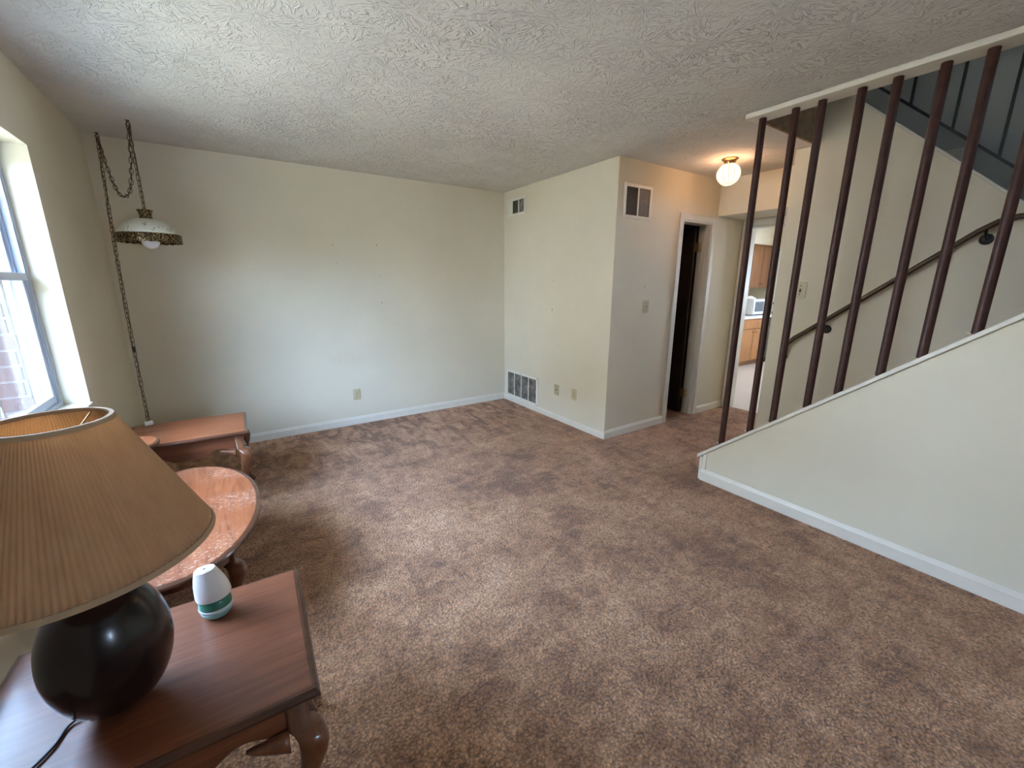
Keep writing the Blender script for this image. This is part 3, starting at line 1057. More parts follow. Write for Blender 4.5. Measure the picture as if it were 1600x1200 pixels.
def louvers(par, x0, x1, z0, z1, n, mat, name='louver'):
    dz = (z1 - z0) / n
    src = None
    for i in range(n):
        zc = z0 + (i + 0.5) * dz
        if src is None:
            mb = MB()
            mb.prism([(-0.008, -dz * 0.42), (-0.0068, -dz * 0.42), (-0.001, dz * 0.36), (-0.0025, dz * 0.36)], 'x', x0, x1)
            src = mb.build(name, mat, par)
            src.location = (0, 0, zc)
        else:
            inst(src, name, par, (0, 0, zc))


def screws(par, pts, d):
    for x, z in pts:
        o = MB().lathe([(0.005, 0), (0.0045, 0.0015), (0, 0.002)], 10).build('screw', M['vent_dark'], par)
        o.location = (x, -d, z)
        o.rotation_euler = (PI / 2, 0, 0)


v1 = on_x(thing('supply_register', 'small three-section air register high on the bright closet side', 'vent'), 4.094, 2.255)
vent_frame(v1, 0.385, 0.185, 0.026)
MB().box(-0.167, 0.167, -0.0015, -0.0002, -0.067, 0.067).build('duct_shade_sheet', M['void'], v1)  # flat black sheet stands for the shade inside the register
MB().box(-0.166, -0.070, -0.006, -0.002, -0.066, 0.066).build('blank_section', M['vent'], v1)
louvers(v1, -0.052, 0.058, -0.066, 0.066, 9, M['vent_dark'])
MB().box(0.072, 0.166, -0.004, -0.002, -0.066, 0.066).build('mesh_section', M['dirty'], v1)
for x in (-0.061, 0.065):
    MB().box(x - 0.008, x + 0.008, -0.009, -0.001, -0.067, 0.067).build('divider', M['vent'], v1)
screws(v1, [(-0.180, -0.045)], 0.010)

v2 = on_x(thing('return_grille', 'wide four-pane return grille with dirty filter near the floor', 'vent'), 3.955, 0.228)
vent_frame(v2, 0.655, 0.345, 0.034)
MB().box(-0.292, 0.292, -0.0015, -0.0002, -0.138, 0.138).build('duct_shade_sheet', M['void'], v2)  # flat black sheet stands for the shade behind the grille
for i in range(4):
    x0 = -0.2925 + i * 0.14625
    MB().box(x0 + 0.006, x0 + 0.140, -0.005, -0.002, -0.137, 0.137).build('filter_pane', M['dirty'], v2)
for i in range(1, 4):
    x = -0.2925 + i * 0.14625
    MB().box(x - 0.006, x + 0.006, -0.009, -0.001, -0.138, 0.138).build('divider', M['vent'], v2)
screws(v2, [(-0.31, 0.155), (0, 0.155), (0.31, 0.155), (-0.31, -0.155), (0, -0.155), (0.31, -0.155)], 0.010)

v3 = thing('louvered_vent', 'two-section louvered vent high on the shaded closet front', 'vent', (3.040, YC, 2.114))
vent_frame(v3, 0.352, 0.275, 0.026)
MB().box(-0.151, 0.151, -0.0015, -0.0002, -0.112, 0.112).build('duct_shade_sheet', M['void'], v3)  # flat black sheet stands for the shade behind the louvers
louvers(v3, -0.150, -0.008, -0.111, 0.111, 16, M['vent_dark'])
MB().box(-0.007, 0.007, -0.009, -0.001, -0.112, 0.112).build('divider', M['vent'], v3)
MB().box(0.008, 0.150, -0.004, -0.002, -0.111, 0.111).build('mesh_section', M['vent_dark'], v3)


# ================================================================ plates
def plate(t, w=0.072, h=0.116, mat='plate'):
    return MB().box(-w / 2, w / 2, -0.006, 0, -h / 2, h / 2).build('plate', M[mat], t, bevel=0.003)


def duplex(t):
    plate(t)
    for s in (-1, 1):
        rc = MB().lathe([(0.0165, 0), (0.0165, 0.003), (0.015, 0.0038), (0, 0.0038)], 20, sx=1.0, sy=0.86).build('receptacle', M['plate'], t)
        rc.location = (0, -0.006, s * 0.0195)
        rc.rotation_euler = (PI / 2, 0, 0)
        for x in (-0.006, 0.006):
            MB().box(x - 0.0012, x + 0.0012, -0.003, 0.005, 0.0036, 0.0042).build('slot', M['slot'], rc)
        MB().lathe([(0.0022, 0.0036), (0.0022, 0.0042)], 8, (0, -0.008, 0)).build('slot', M['slot'], rc)
    screws(t, [(0, 0)], 0.0058)


o1 = thing('wall_outlet', 'almond duplex outlet low on the far wall', 'outlet', (0.978, YA, 0.317))
duplex(o1)
o2 = on_x(thing('wall_outlet', 'almond duplex outlet low on the closet side, nearest the corner', 'outlet'), 3.035, 0.338)
duplex(o2)
o3 = on_x(thing('cable_plate', 'almond cable plate with dark centre jack beside the floor grille', 'wall plate'), 3.307, 0.330)
plate(o3)
j = MB().lathe([(0.008, 0), (0.008, 0.003), (0.0045, 0.003), (0.0045, 0.010), (0, 0.010)], 14).build('jack', M['brass'], o3)
j.location = (0, -0.006, 0)
j.rotation_euler = (PI / 2, 0, 0)
screws(o3, [(0, 0.042), (0, -0.042)], 0.0058)
s1 = thing('light_switch', 'almond single light switch on the shaded closet front', 'switch', (3.255, YC, 1.222))
plate(s1)
MB().box(-0.006, 0.006, -0.0065, -0.0055, -0.012, 0.012).build('toggle_slot', M['slot'], s1)
MB().prism([(-0.006, -0.006), (-0.018, 0.004), (-0.017, 0.010), (-0.006, 0.006)], 'x', -0.0045, 0.0045).build('toggle', M['plate_white'], s1)
screws(s1, [(0, 0.030), (0, -0.030)], 0.0058)
s2 = thing('switch_plate', 'almond plate with dark slots on the stairwell wall', 'switch', (XD, 1.545, 1.385), -PI / 2)
plate(s2, 0.078, 0.125)
MB().box(-0.010, 0.002, -0.009, -0.0055, -0.018, 0.010).build('toggle', M['slot'], s2)
screws(s2, [(-0.004, 0.033), (-0.006, -0.033)], 0.0058)

# nail holes left in the walls
for nm, loc, rz, hh in (('nail_hole', (XB, 3.40, 1.452), -PI / 2, 0.008), ('nail_hole', (XB, 3.42, 1.17), -PI / 2, 0.020),
                        ('nail_hole', (3.24, YC, 1.41), 0, 0.010), ('nail_hole', (3.02, YC, 0.18), 0, 0.008)):
    pass
hole_src = None
for (x, y, z, rz, w, hh, lb) in ((XB, 3.405, 1.455, -PI / 2, 0.006, 0.016, 'upper dark nail hole on the bright closet side'),
                             (XB, 3.415, 1.165, -PI / 2, 0.008, 0.024, 'lower dark nail hole on the bright closet side'),
                             (3.215, YC, 1.405, 0, 0.008, 0.014, 'dark nail hole above the light switch'),
                             (0.882, YA, 1.777, 0, 0.007, 0.012, 'left nail hole high on the far wall'),
                             (1.290, YA, 1.797, 0, 0.008, 0.018, 'right nail hole high on the far wall'),
                             (1.305, YA, 1.50, 0, 0.006, 0.012, 'nail hole midway up the far wall'),
                             (1.30, YA, 1.24, 0, 0.007, 0.016, 'lowest nail hole in the middle of the far wall'),
                             (0.905, YA, 1.62, 0, 0.006, 0.010, 'small nail hole below the left one on the far wall')):
    prof = [(0.45 * w * math.cos(q * PI / 4) * (0.8 + 0.3 * ((q * 3) % 2)), 0.5 * hh * math.sin(q * PI / 4)) for q in range(8)]
    o = MB().prism(prof, 'y', -0.0012, 0.004).build('nail_hole', M['hole'])
    o.location = (x, y, z)
    o.rotation_euler = (0, 0, rz)
    tag(o, lb, 'nail hole')

# ================================================================ ceiling globe light
gl = thing('ceiling_globe_light', 'lit ribbed white globe with brass collar on the hall ceiling', 'ceiling light', (3.612, 2.147, H))
MB().lathe([(0.0, 0.0), (0.066, 0.0), (0.066, -0.006), (0.054, -0.014), (0.045, -0.024), (0.045, -0.048), (0.0, -0.048)], 28).build('collar', M['brass'], gl, smooth=True)
gr = 0.084
prof = [(0.040, -0.040)]
for i in range(3, 24):
    a = PI * i / 23
    prof.append((gr * math.sin(a), -0.118 + gr * 0.96 * math.cos(a)))
rings = []
nseg = 96
for r_, z in prof:
    rings.append([(r_ * (1 + 0.025 * math.cos(12 * (2 * PI * k / nseg + 2.2 * z))) * math.cos(2 * PI * k / nseg),
                   r_ * (1 + 0.025 * math.cos(12 * (2 * PI * k / nseg + 2.2 * z))) * math.sin(2 * PI * k / nseg), z) for k in range(nseg)])
globe = MB().loft(rings).build('globe', M['globe'], gl, smooth='all')
for q in range(12):
    a0 = 2 * PI * (q + 0.5) / 12
    pts_ = []
    for r_, z in prof[1:-2]:
        a = a0 - 2.2 * z
        pts_.append((r_ * 0.985 * math.cos(a), r_ * 0.985 * math.sin(a), z))
    MB().tube(pts_, 0.0095, 8).build('rib', M['globe_rib'], globe, smooth='all')

# ================================================================ swag pendant lamp
PX, PY = -0.385, 3.84
HX, HY = -0.605, 4.262
sw = thing('swag_pendant_lamp', 'cream dome swag lamp with brass filigree rim hung on a chain', 'pendant lamp', (PX, PY, 1.70))
R0 = 0.172
dome = [(0.034, 0.150), (0.060, 0.147), (0.090, 0.137), (0.118, 0.120), (0.142, 0.098), (0.160, 0.074), (R0 - 0.001, 0.048)]
inner = [(r_ - 0.003, z - 0.004) for r_, z in reversed(dome)]
MB().lathe(dome + inner, 56, closed=True).build('dome_shade', M['dome'], sw, smooth='all')
# scalloped pierced rim
rings = []
nseg = 144
for rr, z0, sc in ((R0, 0.052, 0), (R0 + 0.003, 0.045, 0), (R0 + 0.003, 0.0, 1), (R0, 0.0, 1), (R0 - 0.001, 0.045, 0)):
    rings.append([(rr * math.cos(2 * PI * k / nseg), rr * math.sin(2 * PI * k / nseg), z0 - (0.006 * abs(math.sin(24 * 2 * PI * k / nseg / 2)) if sc else 0)) for k in range(nseg)])
MB().loft(rings, closed=True).build('filigree_rim', M['filigree'], sw, smooth=True)
MB().lathe([(0.034, 0.146), (0.037, 0.150), (0.033, 0.165), (0.037, 0.190), (0.044, 0.203), (0.043, 0.205), (0.034, 0.196), (0.0, 0.194)], 36).build('filigree_cap', M['filigree'], sw, smooth=True)
MB().lathe([(0.016, 0.14), (0.018, 0.09), (0.018, 0.07), (0.0, 0.07)], 16).build('socket', M['brass'], sw, smooth=True)
bp = [(0.014, 0.072), (0.018, 0.058)]
for i in range(2, 15):
    a = PI * (1 - 0.82 * (1 - i / 14.0)) if False else PI * i / 14
    bp.append((0.050 * math.sin(a), 0.004 + 0.048 * math.cos(a)))
MB().lathe(bp, 28).build('bulb', M['bulb'], sw, smooth='all')

# chain: lamp -> hook, swag between the hooks, tail down to the plug on the far end table
PLUG = Vector((-0.536, 3.475, 0.532))
o_ = Vector((PX, PY, 1.70))


def along(pts, step):
    out = []
    acc = 0.0
    pts = [Vector(p) for p in pts]
    nxt = 0.0
    for a, b in zip(pts[:-1], pts[1:]):
        L = (b - a).length
        while nxt <= acc + L:
            t = (nxt - acc) / L
            out.append((a + (b - a) * t, (b - a).normalized()))
            nxt += step
        acc += L
    return out


def catenary(a, b, sag, n=26):
    res = []
    for i in range(n + 1):
        t = i / n
        p = a.lerp(b, t)
        p.z -= sag * (1 - abs(2 * t - 1) ** 2.6)
        res.append(p)
    return res


hookA = Vector((PX, PY, H - 0.030))
hookB = Vector((HX, HY, H - 0.030))
runs = [
    [Vector((PX, PY, 1.70 + 0.200)), hookA],
    catenary(hookA, hookB, 0.40, 40),
    catenary(hookB, PLUG + Vector((0, 0.002, 0.02)), 0.0, 4),
]
# slight slack in the tail
tail = []
for i in range(25):
    t = i / 24
    p = hookB.lerp(PLUG + Vector((0, 0.004, 0.02)), t)
    p.x -= 0.012 * math.sin(PI * t)
    p.z -= 0.02 * math.sin(PI * t)
    tail.append(p)
runs[2] = tail
LL, LW, LR = 0.040, 0.0105, 0.0019
lp = []
for i in range(20):
    a = 2 * PI * i / 20
    lp.append((LW * math.cos(a), 0, (LL / 2 - LW) * (1 if math.sin(a) > 0 else -1) + LW * math.sin(a)))
link_me = None
ln_i = 0
names = ('lamp_chain', 'swag_chain', 'tail_chain')
for run, nm in zip(runs, names):
    cd = []
    for k_, p in enumerate(run):
        cd.append(p - o_ + Vector((0.004 * math.sin(k_ * 1.7), 0.003 * math.cos(k_ * 1.3), 0)))
    cord = MB().tube(cd, 0.0022, 6).build(nm, M['chain'], sw, smooth='all')
    for p, d in along(run, LL - 3.2 * LR):
        if link_me is None:
            ob = MB().tube(lp, LR, 6, closed=True).build('link', M['chain'], cord, smooth='all')
            link_me = ob
        else:
            ob = inst(link_me, 'link', cord)
        q = d.to_track_quat('Z', 'Y')
        mm = q.to_matrix().to_4x4() @ Matrix.Rotation((PI / 2 if ln_i % 2 else 0) + 0.5 + 0.5 * random.random(), 4, 'Z')
        mm.translation = p - o_
        ob.matrix_basis = mm
        ln_i += 1
for hk in (hookA, hookB):
    ho = MB()
    ho.lathe([(0.0, 0.030), (0.012, 0.030), (0.010, 0.026), (0.004, 0.024), (0.004, 0.018)], 14, tuple(hk - o_))
    cpts = []
    for i in range(12):
        a = PI / 2 + i * 2 * PI * 0.82 / 11
        cpts.append(tuple(hk - o_ + Vector((0.010 * math.cos(a), 0, 0.008 + 0.010 * math.sin(a)))))
    ho.tube(cpts, 0.0022, 6)
    ho.build('ceiling_hook', M['chain'], sw, smooth=True)
tp = tail[18] - o_
MB().box(tp.x - 0.009, tp.x + 0.009, tp.y - 0.008, tp.y + 0.008, tp.z - 0.020, tp.z + 0.020).build('inline_switch', M['cord'], sw, bevel=0.004)
pl = MB().box(-0.022, 0.022, -0.014, 0.014, 0, 0.026).build('plug', M['plate_white'], sw, bevel=0.005)
pl.location = Vector((PLUG.x, PLUG.y, 0.5262)) - o_
pl.rotation_euler = (0, 0, 0.3)
for s in (-1, 1):
    MB().box(-0.036, -0.021, s * 0.006 - 0.0008, s * 0.006 + 0.0008, 0.010, 0.016).build('prong', M['bright_brass'], pl)


# ================================================================ tables
def section(cx, cy, z, h, e=0.62, n=16, ang=0.0):
    pts_ = []
    for i in range(n):
        a = 2 * PI * i / n + ang
        c, s = math.cos(a), math.sin(a)
        pts_.append((cx + h * math.copysign(abs(c) ** e, c), cy + h * math.copysign(abs(s) ** e, s), z))
    return pts_


LEGP = [(0.000, 0.030, 0.020, 0.9), (0.006, 0.034, 0.028, 0.9), (0.022, 0.034, 0.030, 0.9), (0.036, 0.028, 0.023, 0.9), (0.058, 0.014, 0.016, 0.9),
        (0.10, 0.002, 0.0145, 0.9), (0.16, -0.003, 0.016, 0.9), (0.22, 0.004, 0.0195, 0.85), (0.28, 0.018, 0.025, 0.8), (0.33, 0.032, 0.031, 0.72),
        (0.365, 0.036, 0.033, 0.65), (0.390, 0.030, 0.031, 0.6), (0.402, 0.018, 0.028, 0.5)]


def cabriole(par, x, y, sx, sy, ht, mat, post=True):
    k = ht / 0.50
    rings = []
    for z, off, h, e in LEGP:
        rings.append(section(x + sx * off * 0.72, y + sy * off * 0.72, z * k, h, e))
    if post:
        rings.append(section(x, y, 0.404 * k, 0.0235, 0.35))
        rings.append(section(x, y, ht, 0.0235, 0.35))
    return MB().loft(rings).build('leg', mat, par, smooth='all')


def knee_block(par, x0, x1, y, zt, mat, axis):
    """scrolled ear beside the knee, tapering away from the leg (from x0 at the leg to x1)"""
    top, rings = zt, []
    n = 9
    for i in range(n):
        t = i / (n - 1)
        u = x0 + (x1 - x0) * t
        hh = 0.052 * (1 - t) ** 0.75 + 0.004
        dd = 0.018 * (1 - t) + 0.006
        ring = []
        for k_ in range(10):
            a = 2 * PI * k_ / 10
            ring.append((u, y + dd * math.cos(a), zt - hh / 2 + hh / 2 * math.sin(a)))
        rings.append(ring if axis == 'x' else [(p[1], p[0], p[2]) for p in ring])
    return MB().loft(rings).build('knee_block', mat, par, smooth='all')


def apron_poly(u0, u1, zt, zc, ze):
    n = 28
    low = []
    for i in range(n + 1):
        t = i / n
        u = u0 + (u1 - u0) * t
        s = abs(2 * t - 1)
        # low in the middle, arch either side, down again at the leg
        if s < 0.25:
            z = zc
        elif s < 0.62:
            z = zc + (ze - zc) * (0.5 - 0.5 * math.cos((s - 0.25) / 0.37 * PI))
        else:
            z = ze - 0.030 * (0.5 - 0.5 * math.cos((s - 0.62) / 0.38 * PI))
        low.append((u, z))
    return [(u0, zt)] + low + [(u1, zt)]


def end_table(label, loc, rz, W, D, HT, mat_top):
    t = thing('end_table', label, 'table', loc, rz, 'matching oak end tables')
    th = 0.024
    top = MB()
    ch = 0.012
    rings = []
    for inset, z in ((0.010, HT - th), (0.0, HT - th + 0.006), (0.0, HT - 0.011), (0.004, HT - 0.005), (0.011, HT - 0.001), (0.014, HT)):
        w, d = W / 2 - inset, D / 2 - inset
        rings.append([(-w, -d, z), (w, -d, z), (w, d, z), (-w, d, z)])
    top.loft(rings[:-1], caps=True)
    tp_ = top.build('edge_moulding', M['wood_edge'], t, bevel=0.0012)
    w, d = W / 2 - 0.016, D / 2 - 0.016
    MB().box(-w, w, -d, d, HT - 0.003, HT).build('table_top', mat_top, t, bevel=0.001)
    ht = HT - th
    lx, ly = W / 2 - 0.052, D / 2 - 0.052
    for sx in (-1, 1):
        for sy in (-1, 1):
            cabriole(t, sx * lx, sy * ly, sx, sy, ht, M['wood_dark'])
    zc, ze = ht - 0.122, ht - 0.078
    ax, ay = lx - 0.024, ly - 0.024
    for sy in (-1, 1):
        y = sy * (ly + 0.006)
        ya, yb = sorted((y, y - sy * 0.016))
        MB().prism(apron_poly(-ax, ax, ht, zc, ze), 'y', ya, yb).build('apron', M['wood_top'], t)
        for sx in (-1, 1):
            knee_block(t, sx * ax, sx * (ax - 0.085), sy * (ly + 0.018), ht * 0.815 + 0.004, M['wood_dark'], 'x')
    for sx in (-1, 1):
        x = sx * (lx + 0.006)
        xa, xb = sorted((x, x - sx * 0.016))
        MB().prism(apron_poly(-ay, ay, ht, zc, ze), 'x', xa, xb).build('apron', M['wood_dark'], t)
        for sy in (-1, 1):
            knee_block(t, sy * ay, sy * (ay - 0.085), sx * (lx + 0.018), ht * 0.815 + 0.004, M['wood_dark'], 'y')
    return t


TZ = 0.525
near_t = end_table('glossy oak end table in the foreground under the table lamp', (-0.250, 1.148, 0), math.radians(-2.0), 0.640, 0.505, TZ, M['wood_top'])
far_t = end_table('worn oak end table in the far corner below the swag lamp', (-0.318, 3.250, 0), math.radians(-1.0), 0.635, 0.490, TZ, M['wood_worn'])

# oval coffee table
ct = thing('coffee_table', 'oval oak coffee table with worn top between the two end tables', 'table', (-0.305, 2.250, 0))
CA, CB, CZ = 0.316, 0.572, 0.42
rings = []
n = 72
for inset, z in ((0.014, CZ - 0.026), (0.003, CZ - 0.020), (0.0, CZ - 0.012), (0.003, CZ - 0.005), (0.012, CZ - 0.001), (0.020, CZ - 0.001)):
    rings.append([((CA - inset) * math.cos(2 * PI * k / n), (CB - inset) * math.sin(2 * PI * k / n), z) for k in range(n)])
MB().loft(rings).build('edge_moulding', M['wood_edge'], ct, smooth=True)
rings = []
for inset, z in ((0.021, CZ - 0.004), (0.021, CZ - 0.001), (0.023, CZ)):
    rings.append([((CA - inset) * math.cos(2 * PI * k / n), (CB - inset) * math.sin(2 * PI * k / n), z) for k in range(n)])
MB().loft(rings).build('table_top', M['wood_y'], ct)
# oval apron
rings = []
for ins, zlow in ((0.055, 0), (0.055, 1), (0.071, 1), (0.071, 0)):
    ring = []
    for k in range(n):
        a = 2 * PI * k / n
        z = CZ - 0.026 if not zlow else CZ - 0.088 + 0.022 * abs(math.cos(2 * a))
        ring.append(((CA - ins) * math.cos(a), (CB - ins) * math.sin(a), z))
    rings.append(ring)
MB().loft(rings, closed=True).build('apron', M['wood_dark'], ct, smooth=True)
for sx in (-1, 1):
    for sy in (-1, 1):
        cabriole(ct, sx * (CA * 0.707 - 0.055), sy * (CB * 0.707 - 0.040), sx, sy, CZ - 0.027, M['wood_dark'])

# small round pedestal table between coffee table and far end table
pt = thing('pedestal_table', 'small round wooden pedestal table half hidden behind the lampshade', 'table', (-0.548, 2.862, 0))
PZ, PR = 0.600, 0.138
MB().lathe([(0, PZ - 0.022), (PR - 0.012, PZ - 0.022), (PR - 0.002, PZ - 0.017), (PR, PZ - 0.010), (PR - 0.003, PZ - 0.004), (PR - 0.012, PZ - 0.001), (0, PZ - 0.001)], 48).build('edge_moulding', M['wood_edge'], pt, smooth=True)
MB().lathe([(0, PZ - 0.002), (PR - 0.013, PZ - 0.002), (PR - 0.014, PZ), (0, PZ)], 48).build('table_top', M['wood_y'], pt)
MB().lathe([(0, 0.11), (0.030, 0.11), (0.036, 0.14), (0.022, 0.18), (0.018, 0.26), (0.026, 0.33), (0.032, 0.40), (0.022, 0.46), (0.017, 0.50), (0.030, 0.55), (0.060, 0.578), (0, 0.578)], 24).build('column', M['wood_dark'], pt, smooth=True)
for q in range(3):
    a = q * 2 * PI / 3 + 0.4
    pts_ = []
    for s, z in ((0.02, 0.155), (0.05, 0.15), (0.085, 0.10), (0.105, 0.045), (0.128, 0.014)):
        pts_.append((s * math.cos(a), s * math.sin(a), z))
    MB().tube(pts_, [0.017, 0.016, 0.013, 0.011, 0.014], 10).build('leg', M['wood_dark'], pt, smooth='all')

# ================================================================ table lamp
LX, LY = -0.311, 1.100
tl_ = thing('table_lamp', 'table lamp with black ovoid ceramic base and pleated tan shade', 'lamp', (LX, LY, TZ))
bp = [(0.0, 0.001), (0.034, 0.001)]
zc, hh, RR = 0.150, 0.150, 0.1085
for i in range(3, 30):
    a = PI * i / 32
    bp.append((RR * math.sin(a) ** 0.86, zc - hh * math.cos(a)))
bp += [(0.026, 0.300), (0.024, 0.306), (0.020, 0.312), (0.0, 0.312)]
MB().lathe(bp, 56).build('base', M['ceramic'], tl_, smooth='all')
MB().lathe([(0.0, 0.310), (0.022, 0.310), (0.022, 0.318), (0.010, 0.322), (0.010, 0.345), (0.018, 0.350), (0.018, 0.400), (0, 0.400)], 20).build('socket', M['brass'], tl_, smooth=True)
bb = [(0.013, 0.400), (0.016, 0.415)]
for i in range(4, 15):
    a = PI * (1 - i / 14.0)
    bb.append((0.030 * math.sin(a), 0.455 - 0.034 * math.cos(a) * -1 if False else 0.455 + 0.034 * -math.cos(PI - a) * -1))
bb = [(0.013, 0.400), (0.016, 0.415), (0.026, 0.435), (0.030, 0.455), (0.027, 0.474), (0.016, 0.487), (0.0, 0.491)]
MB().lathe(bb, 24).build('bulb', M['bulb'], tl_, smooth='all')
hp = []
for i in range(21):
    a = PI * i / 20
    hp.append((0.052 * math.cos(a) * (1 if 0.12 < i / 20 < 0.88 else 0.8), 0, 0.350 + 0.255 * math.sin(a) ** 0.7))
MB().tube(hp, 0.0022, 8).build('harp', M['brass'], tl_, smooth='all')
zb, Rb, zt, Rt = 0.905 - TZ, 0.218, 1.184 - TZ, 0.0895
NP = 132
rings = []
random.seed(21)
jit = [random.uniform(0.7, 1.25) for _ in range(NP)]
for side in (0, 1):
    rows = [i / 10 for i in range(11)]
    if side:
        rows = rows[::-1]
    for t in rows:
        r_ = Rb + (Rt - Rb) * t - side * 0.0022
        z = zb + (zt - zb) * t
        ring = []
        for k in range(NP * 4):
            ph = 2 * PI * k / (NP * 4)
            amp = (0.0011 + 0.0007 * (1 - t)) * jit[(k // 4) % NP]
            wv = (1, 0.3, -0.8, -0.1)[k % 4]
            ring.append(((r_ + amp * wv) * math.cos(ph), (r_ + amp * wv) * math.sin(ph), z))
        rings.append(ring)
sh = MB().loft(rings, closed=True).build('lamp_shade', M['shade'], tl_, smooth='all')
for zz, rr, dz, nm in ((zb, Rb, 0.009, 'bottom_trim'), (zt, Rt, 0.007, 'top_trim')):
    s_ = (Rt - Rb) / (zt - zb)
    lo_, hi_ = (-0.001, dz) if nm == 'bottom_trim' else (-dz, 0.001)
    MB().lathe([(rr + s_ * lo_ + 0.0030, zz + lo_), (rr + s_ * hi_ + 0.0030, zz + hi_), (rr + s_ * hi_ - 0.0042, zz + hi_), (rr + s_ * lo_ - 0.0042, zz + lo_)], 96, closed=True).build(nm, M['shade_trim'], sh, smooth=True)
sp = MB()
for q in range(3):
    a = q * 2 * PI / 3 + 1.05
    sp.tube([(0, 0, zt - 0.052), (0.35 * Rt * math.cos(a), 0.35 * Rt * math.sin(a), zt - 0.050), (0.98 * Rt * math.cos(a), 0.98 * Rt * math.sin(a), zt - 0.008)], 0.0018, 6)
sp.lathe([(0.0, -0.004), (0.012, -0.004), (0.012, 0.001), (0, 0.001)], 14, (0, 0, zt - 0.050))
sp.build('spider', M['brass'], sh)
MB().lathe([(0.0, 0.0), (0.007, 0.0), (0.008, 0.006), (0.004, 0.012), (0.006, 0.018), (0, 0.022)], 12, (0, 0, zt - 0.048)).build('finial', M['brass'], tl_, smooth=True)
cp = [(-0.062, -0.004, 0.008), (-0.085, -0.015, 0.004), (-0.10, -0.06, 0.004), (-0.14, -0.10, 0.004), (-0.21, -0.07, 0.004), (-0.285, -0.02, 0.004), (-0.325, 0.0, -0.008), (-0.340, 0.005, -0.10), (-0.345, 0.01, -0.26)]
sm = []
for i in range(len(cp) - 1):
    for k in range(4):
        t = k / 4
        p0, p1, p2, p3 = [Vector(cp[max(0, min(len(cp) - 1, i + q))]) for q in (-1, 0, 1, 2)]
        sm.append(0.5 * ((2 * p1) + (p2 - p0) * t + (2 * p0 - 5 * p1 + 4 * p2 - p3) * t * t + (3 * p1 - p0 - 3 * p2 + p3) * t ** 3))
MB().tube(sm, 0.0027, 8).build('power_cord', M['cord'], tl_, smooth='all')

# ================================================================ air freshener
af = thing('air_freshener', 'white and jade green egg-shaped air freshener on the near end table', 'air freshener', (-0.140, 1.287, TZ))
af.rotation_euler = (0, 0, -YAW)


def egg(prof, n=40, sx=1.0, sy=0.86, slant=None):
    rings = []
    for r_, z in prof:
        ring = []
        for k in range(n):
            a = 2 * PI * k / n
            x, y = sx * r_ * math.cos(a), sy * r_ * math.sin(a)
            zz = z + (slant(x, z) if slant else 0)
            ring.append((x, y, zz))
        rings.append(ring)
    return MB().loft(rings)


lean = lambda x, z: 0.0
egg([(0.010, 0.0005), (0.024, 0.001), (0.032, 0.006), (0.0385, 0.016), (0.0415, 0.028)]).build('bottom_shell', M['pale_green'], af, smooth='all')
egg([(0.0420, 0.028), (0.0425, 0.031), (0.0420, 0.0345)]).build('stripe_ring', M['counter'], af, smooth='all')
egg([(0.0415, 0.0345), (0.0418, 0.040), (0.0400, 0.052), (0.0360, 0.062)], slant=lambda x, z: 0.10 * x).build('green_band', M['milk_green'], af, smooth='all')
capp = [(0.037, 0.0625), (0.0425, 0.0635), (0.0440, 0.069), (0.0432, 0.084), (0.0395, 0.106), (0.0335, 0.126), (0.0275, 0.141), (0.0255, 0.1455)]
rings = []
for r_, z in capp:
    k_ = max(0.0, (z - 0.069) / 0.0765)
    rings.append([(r_ * math.cos(2 * PI * q / 44) - 0.013 * k_ ** 1.3, 0.88 * r_ * math.sin(2 * PI * q / 44), z + (0.10 + 0.04 * k_) * r_ * math.cos(2 * PI * q / 44)) for q in range(44)])
MB().loft(rings).build('white_cap', M['white_cap'], af, smooth=True)
for nm_, ra, mt_, z0, z1 in (('vent_disc', 0.021, 'plate_white', 0.1454, 0.1466), ('vent_hole', 0.0035, 'slot', 0.1466, 0.1471)):
    rings = []
    for r_, z in ((ra, z0), (ra, z1), (ra * 0.9, z1 + 0.0004)):
        rings.append([(r_ * math.cos(2 * PI * q / 28) - 0.013, 0.88 * r_ * math.sin(2 * PI * q / 28), z + 0.14 * r_ * math.cos(2 * PI * q / 28)) for q in range(28)])
    MB().loft(rings).build(nm_, M[mt_], af, smooth=True)

# ================================================================ kitchen
FY = 3.75


def base_cabinet(x0, x1, label):
    t = thing('base_cabinet', label, 'cabinet', ((x0 + x1) / 2, FY, 0), 0, 'kitchen base cabinets')
    w = (x1 - x0) / 2
    MB().box(-w, w, 0.0, KY1 - FY - 0.001, 0.09, 0.835).build('body', M['cab_wood'], t)
    MB().box(-w, w, 0.05, 0.07, 0.0, 0.09).build('toe_kick', M['cab_dark'], t)
    dr = MB().box(-w + 0.012, w - 0.012, -0.018, 0, 0.665, 0.815).build('drawer', M['cab_wood'], t, bevel=0.003)
    for s in (-1, 1):
        a, b = sorted((s * 0.004, s * (w - 0.012)))
        dd = MB().box(a, b, -0.018, 0, 0.105, 0.650).build('door', M['cab_wood'], t, bevel=0.003)
        kk = MB().lathe([(0.006, 0), (0.012, 0.012), (0.010, 0.020), (0, 0.021)], 12).build('knob', M['brass'], dd, smooth=True)
        kk.location = (s * 0.05, -0.018, 0.60)
        kk.rotation_euler = (PI / 2, 0, 0)
    return t


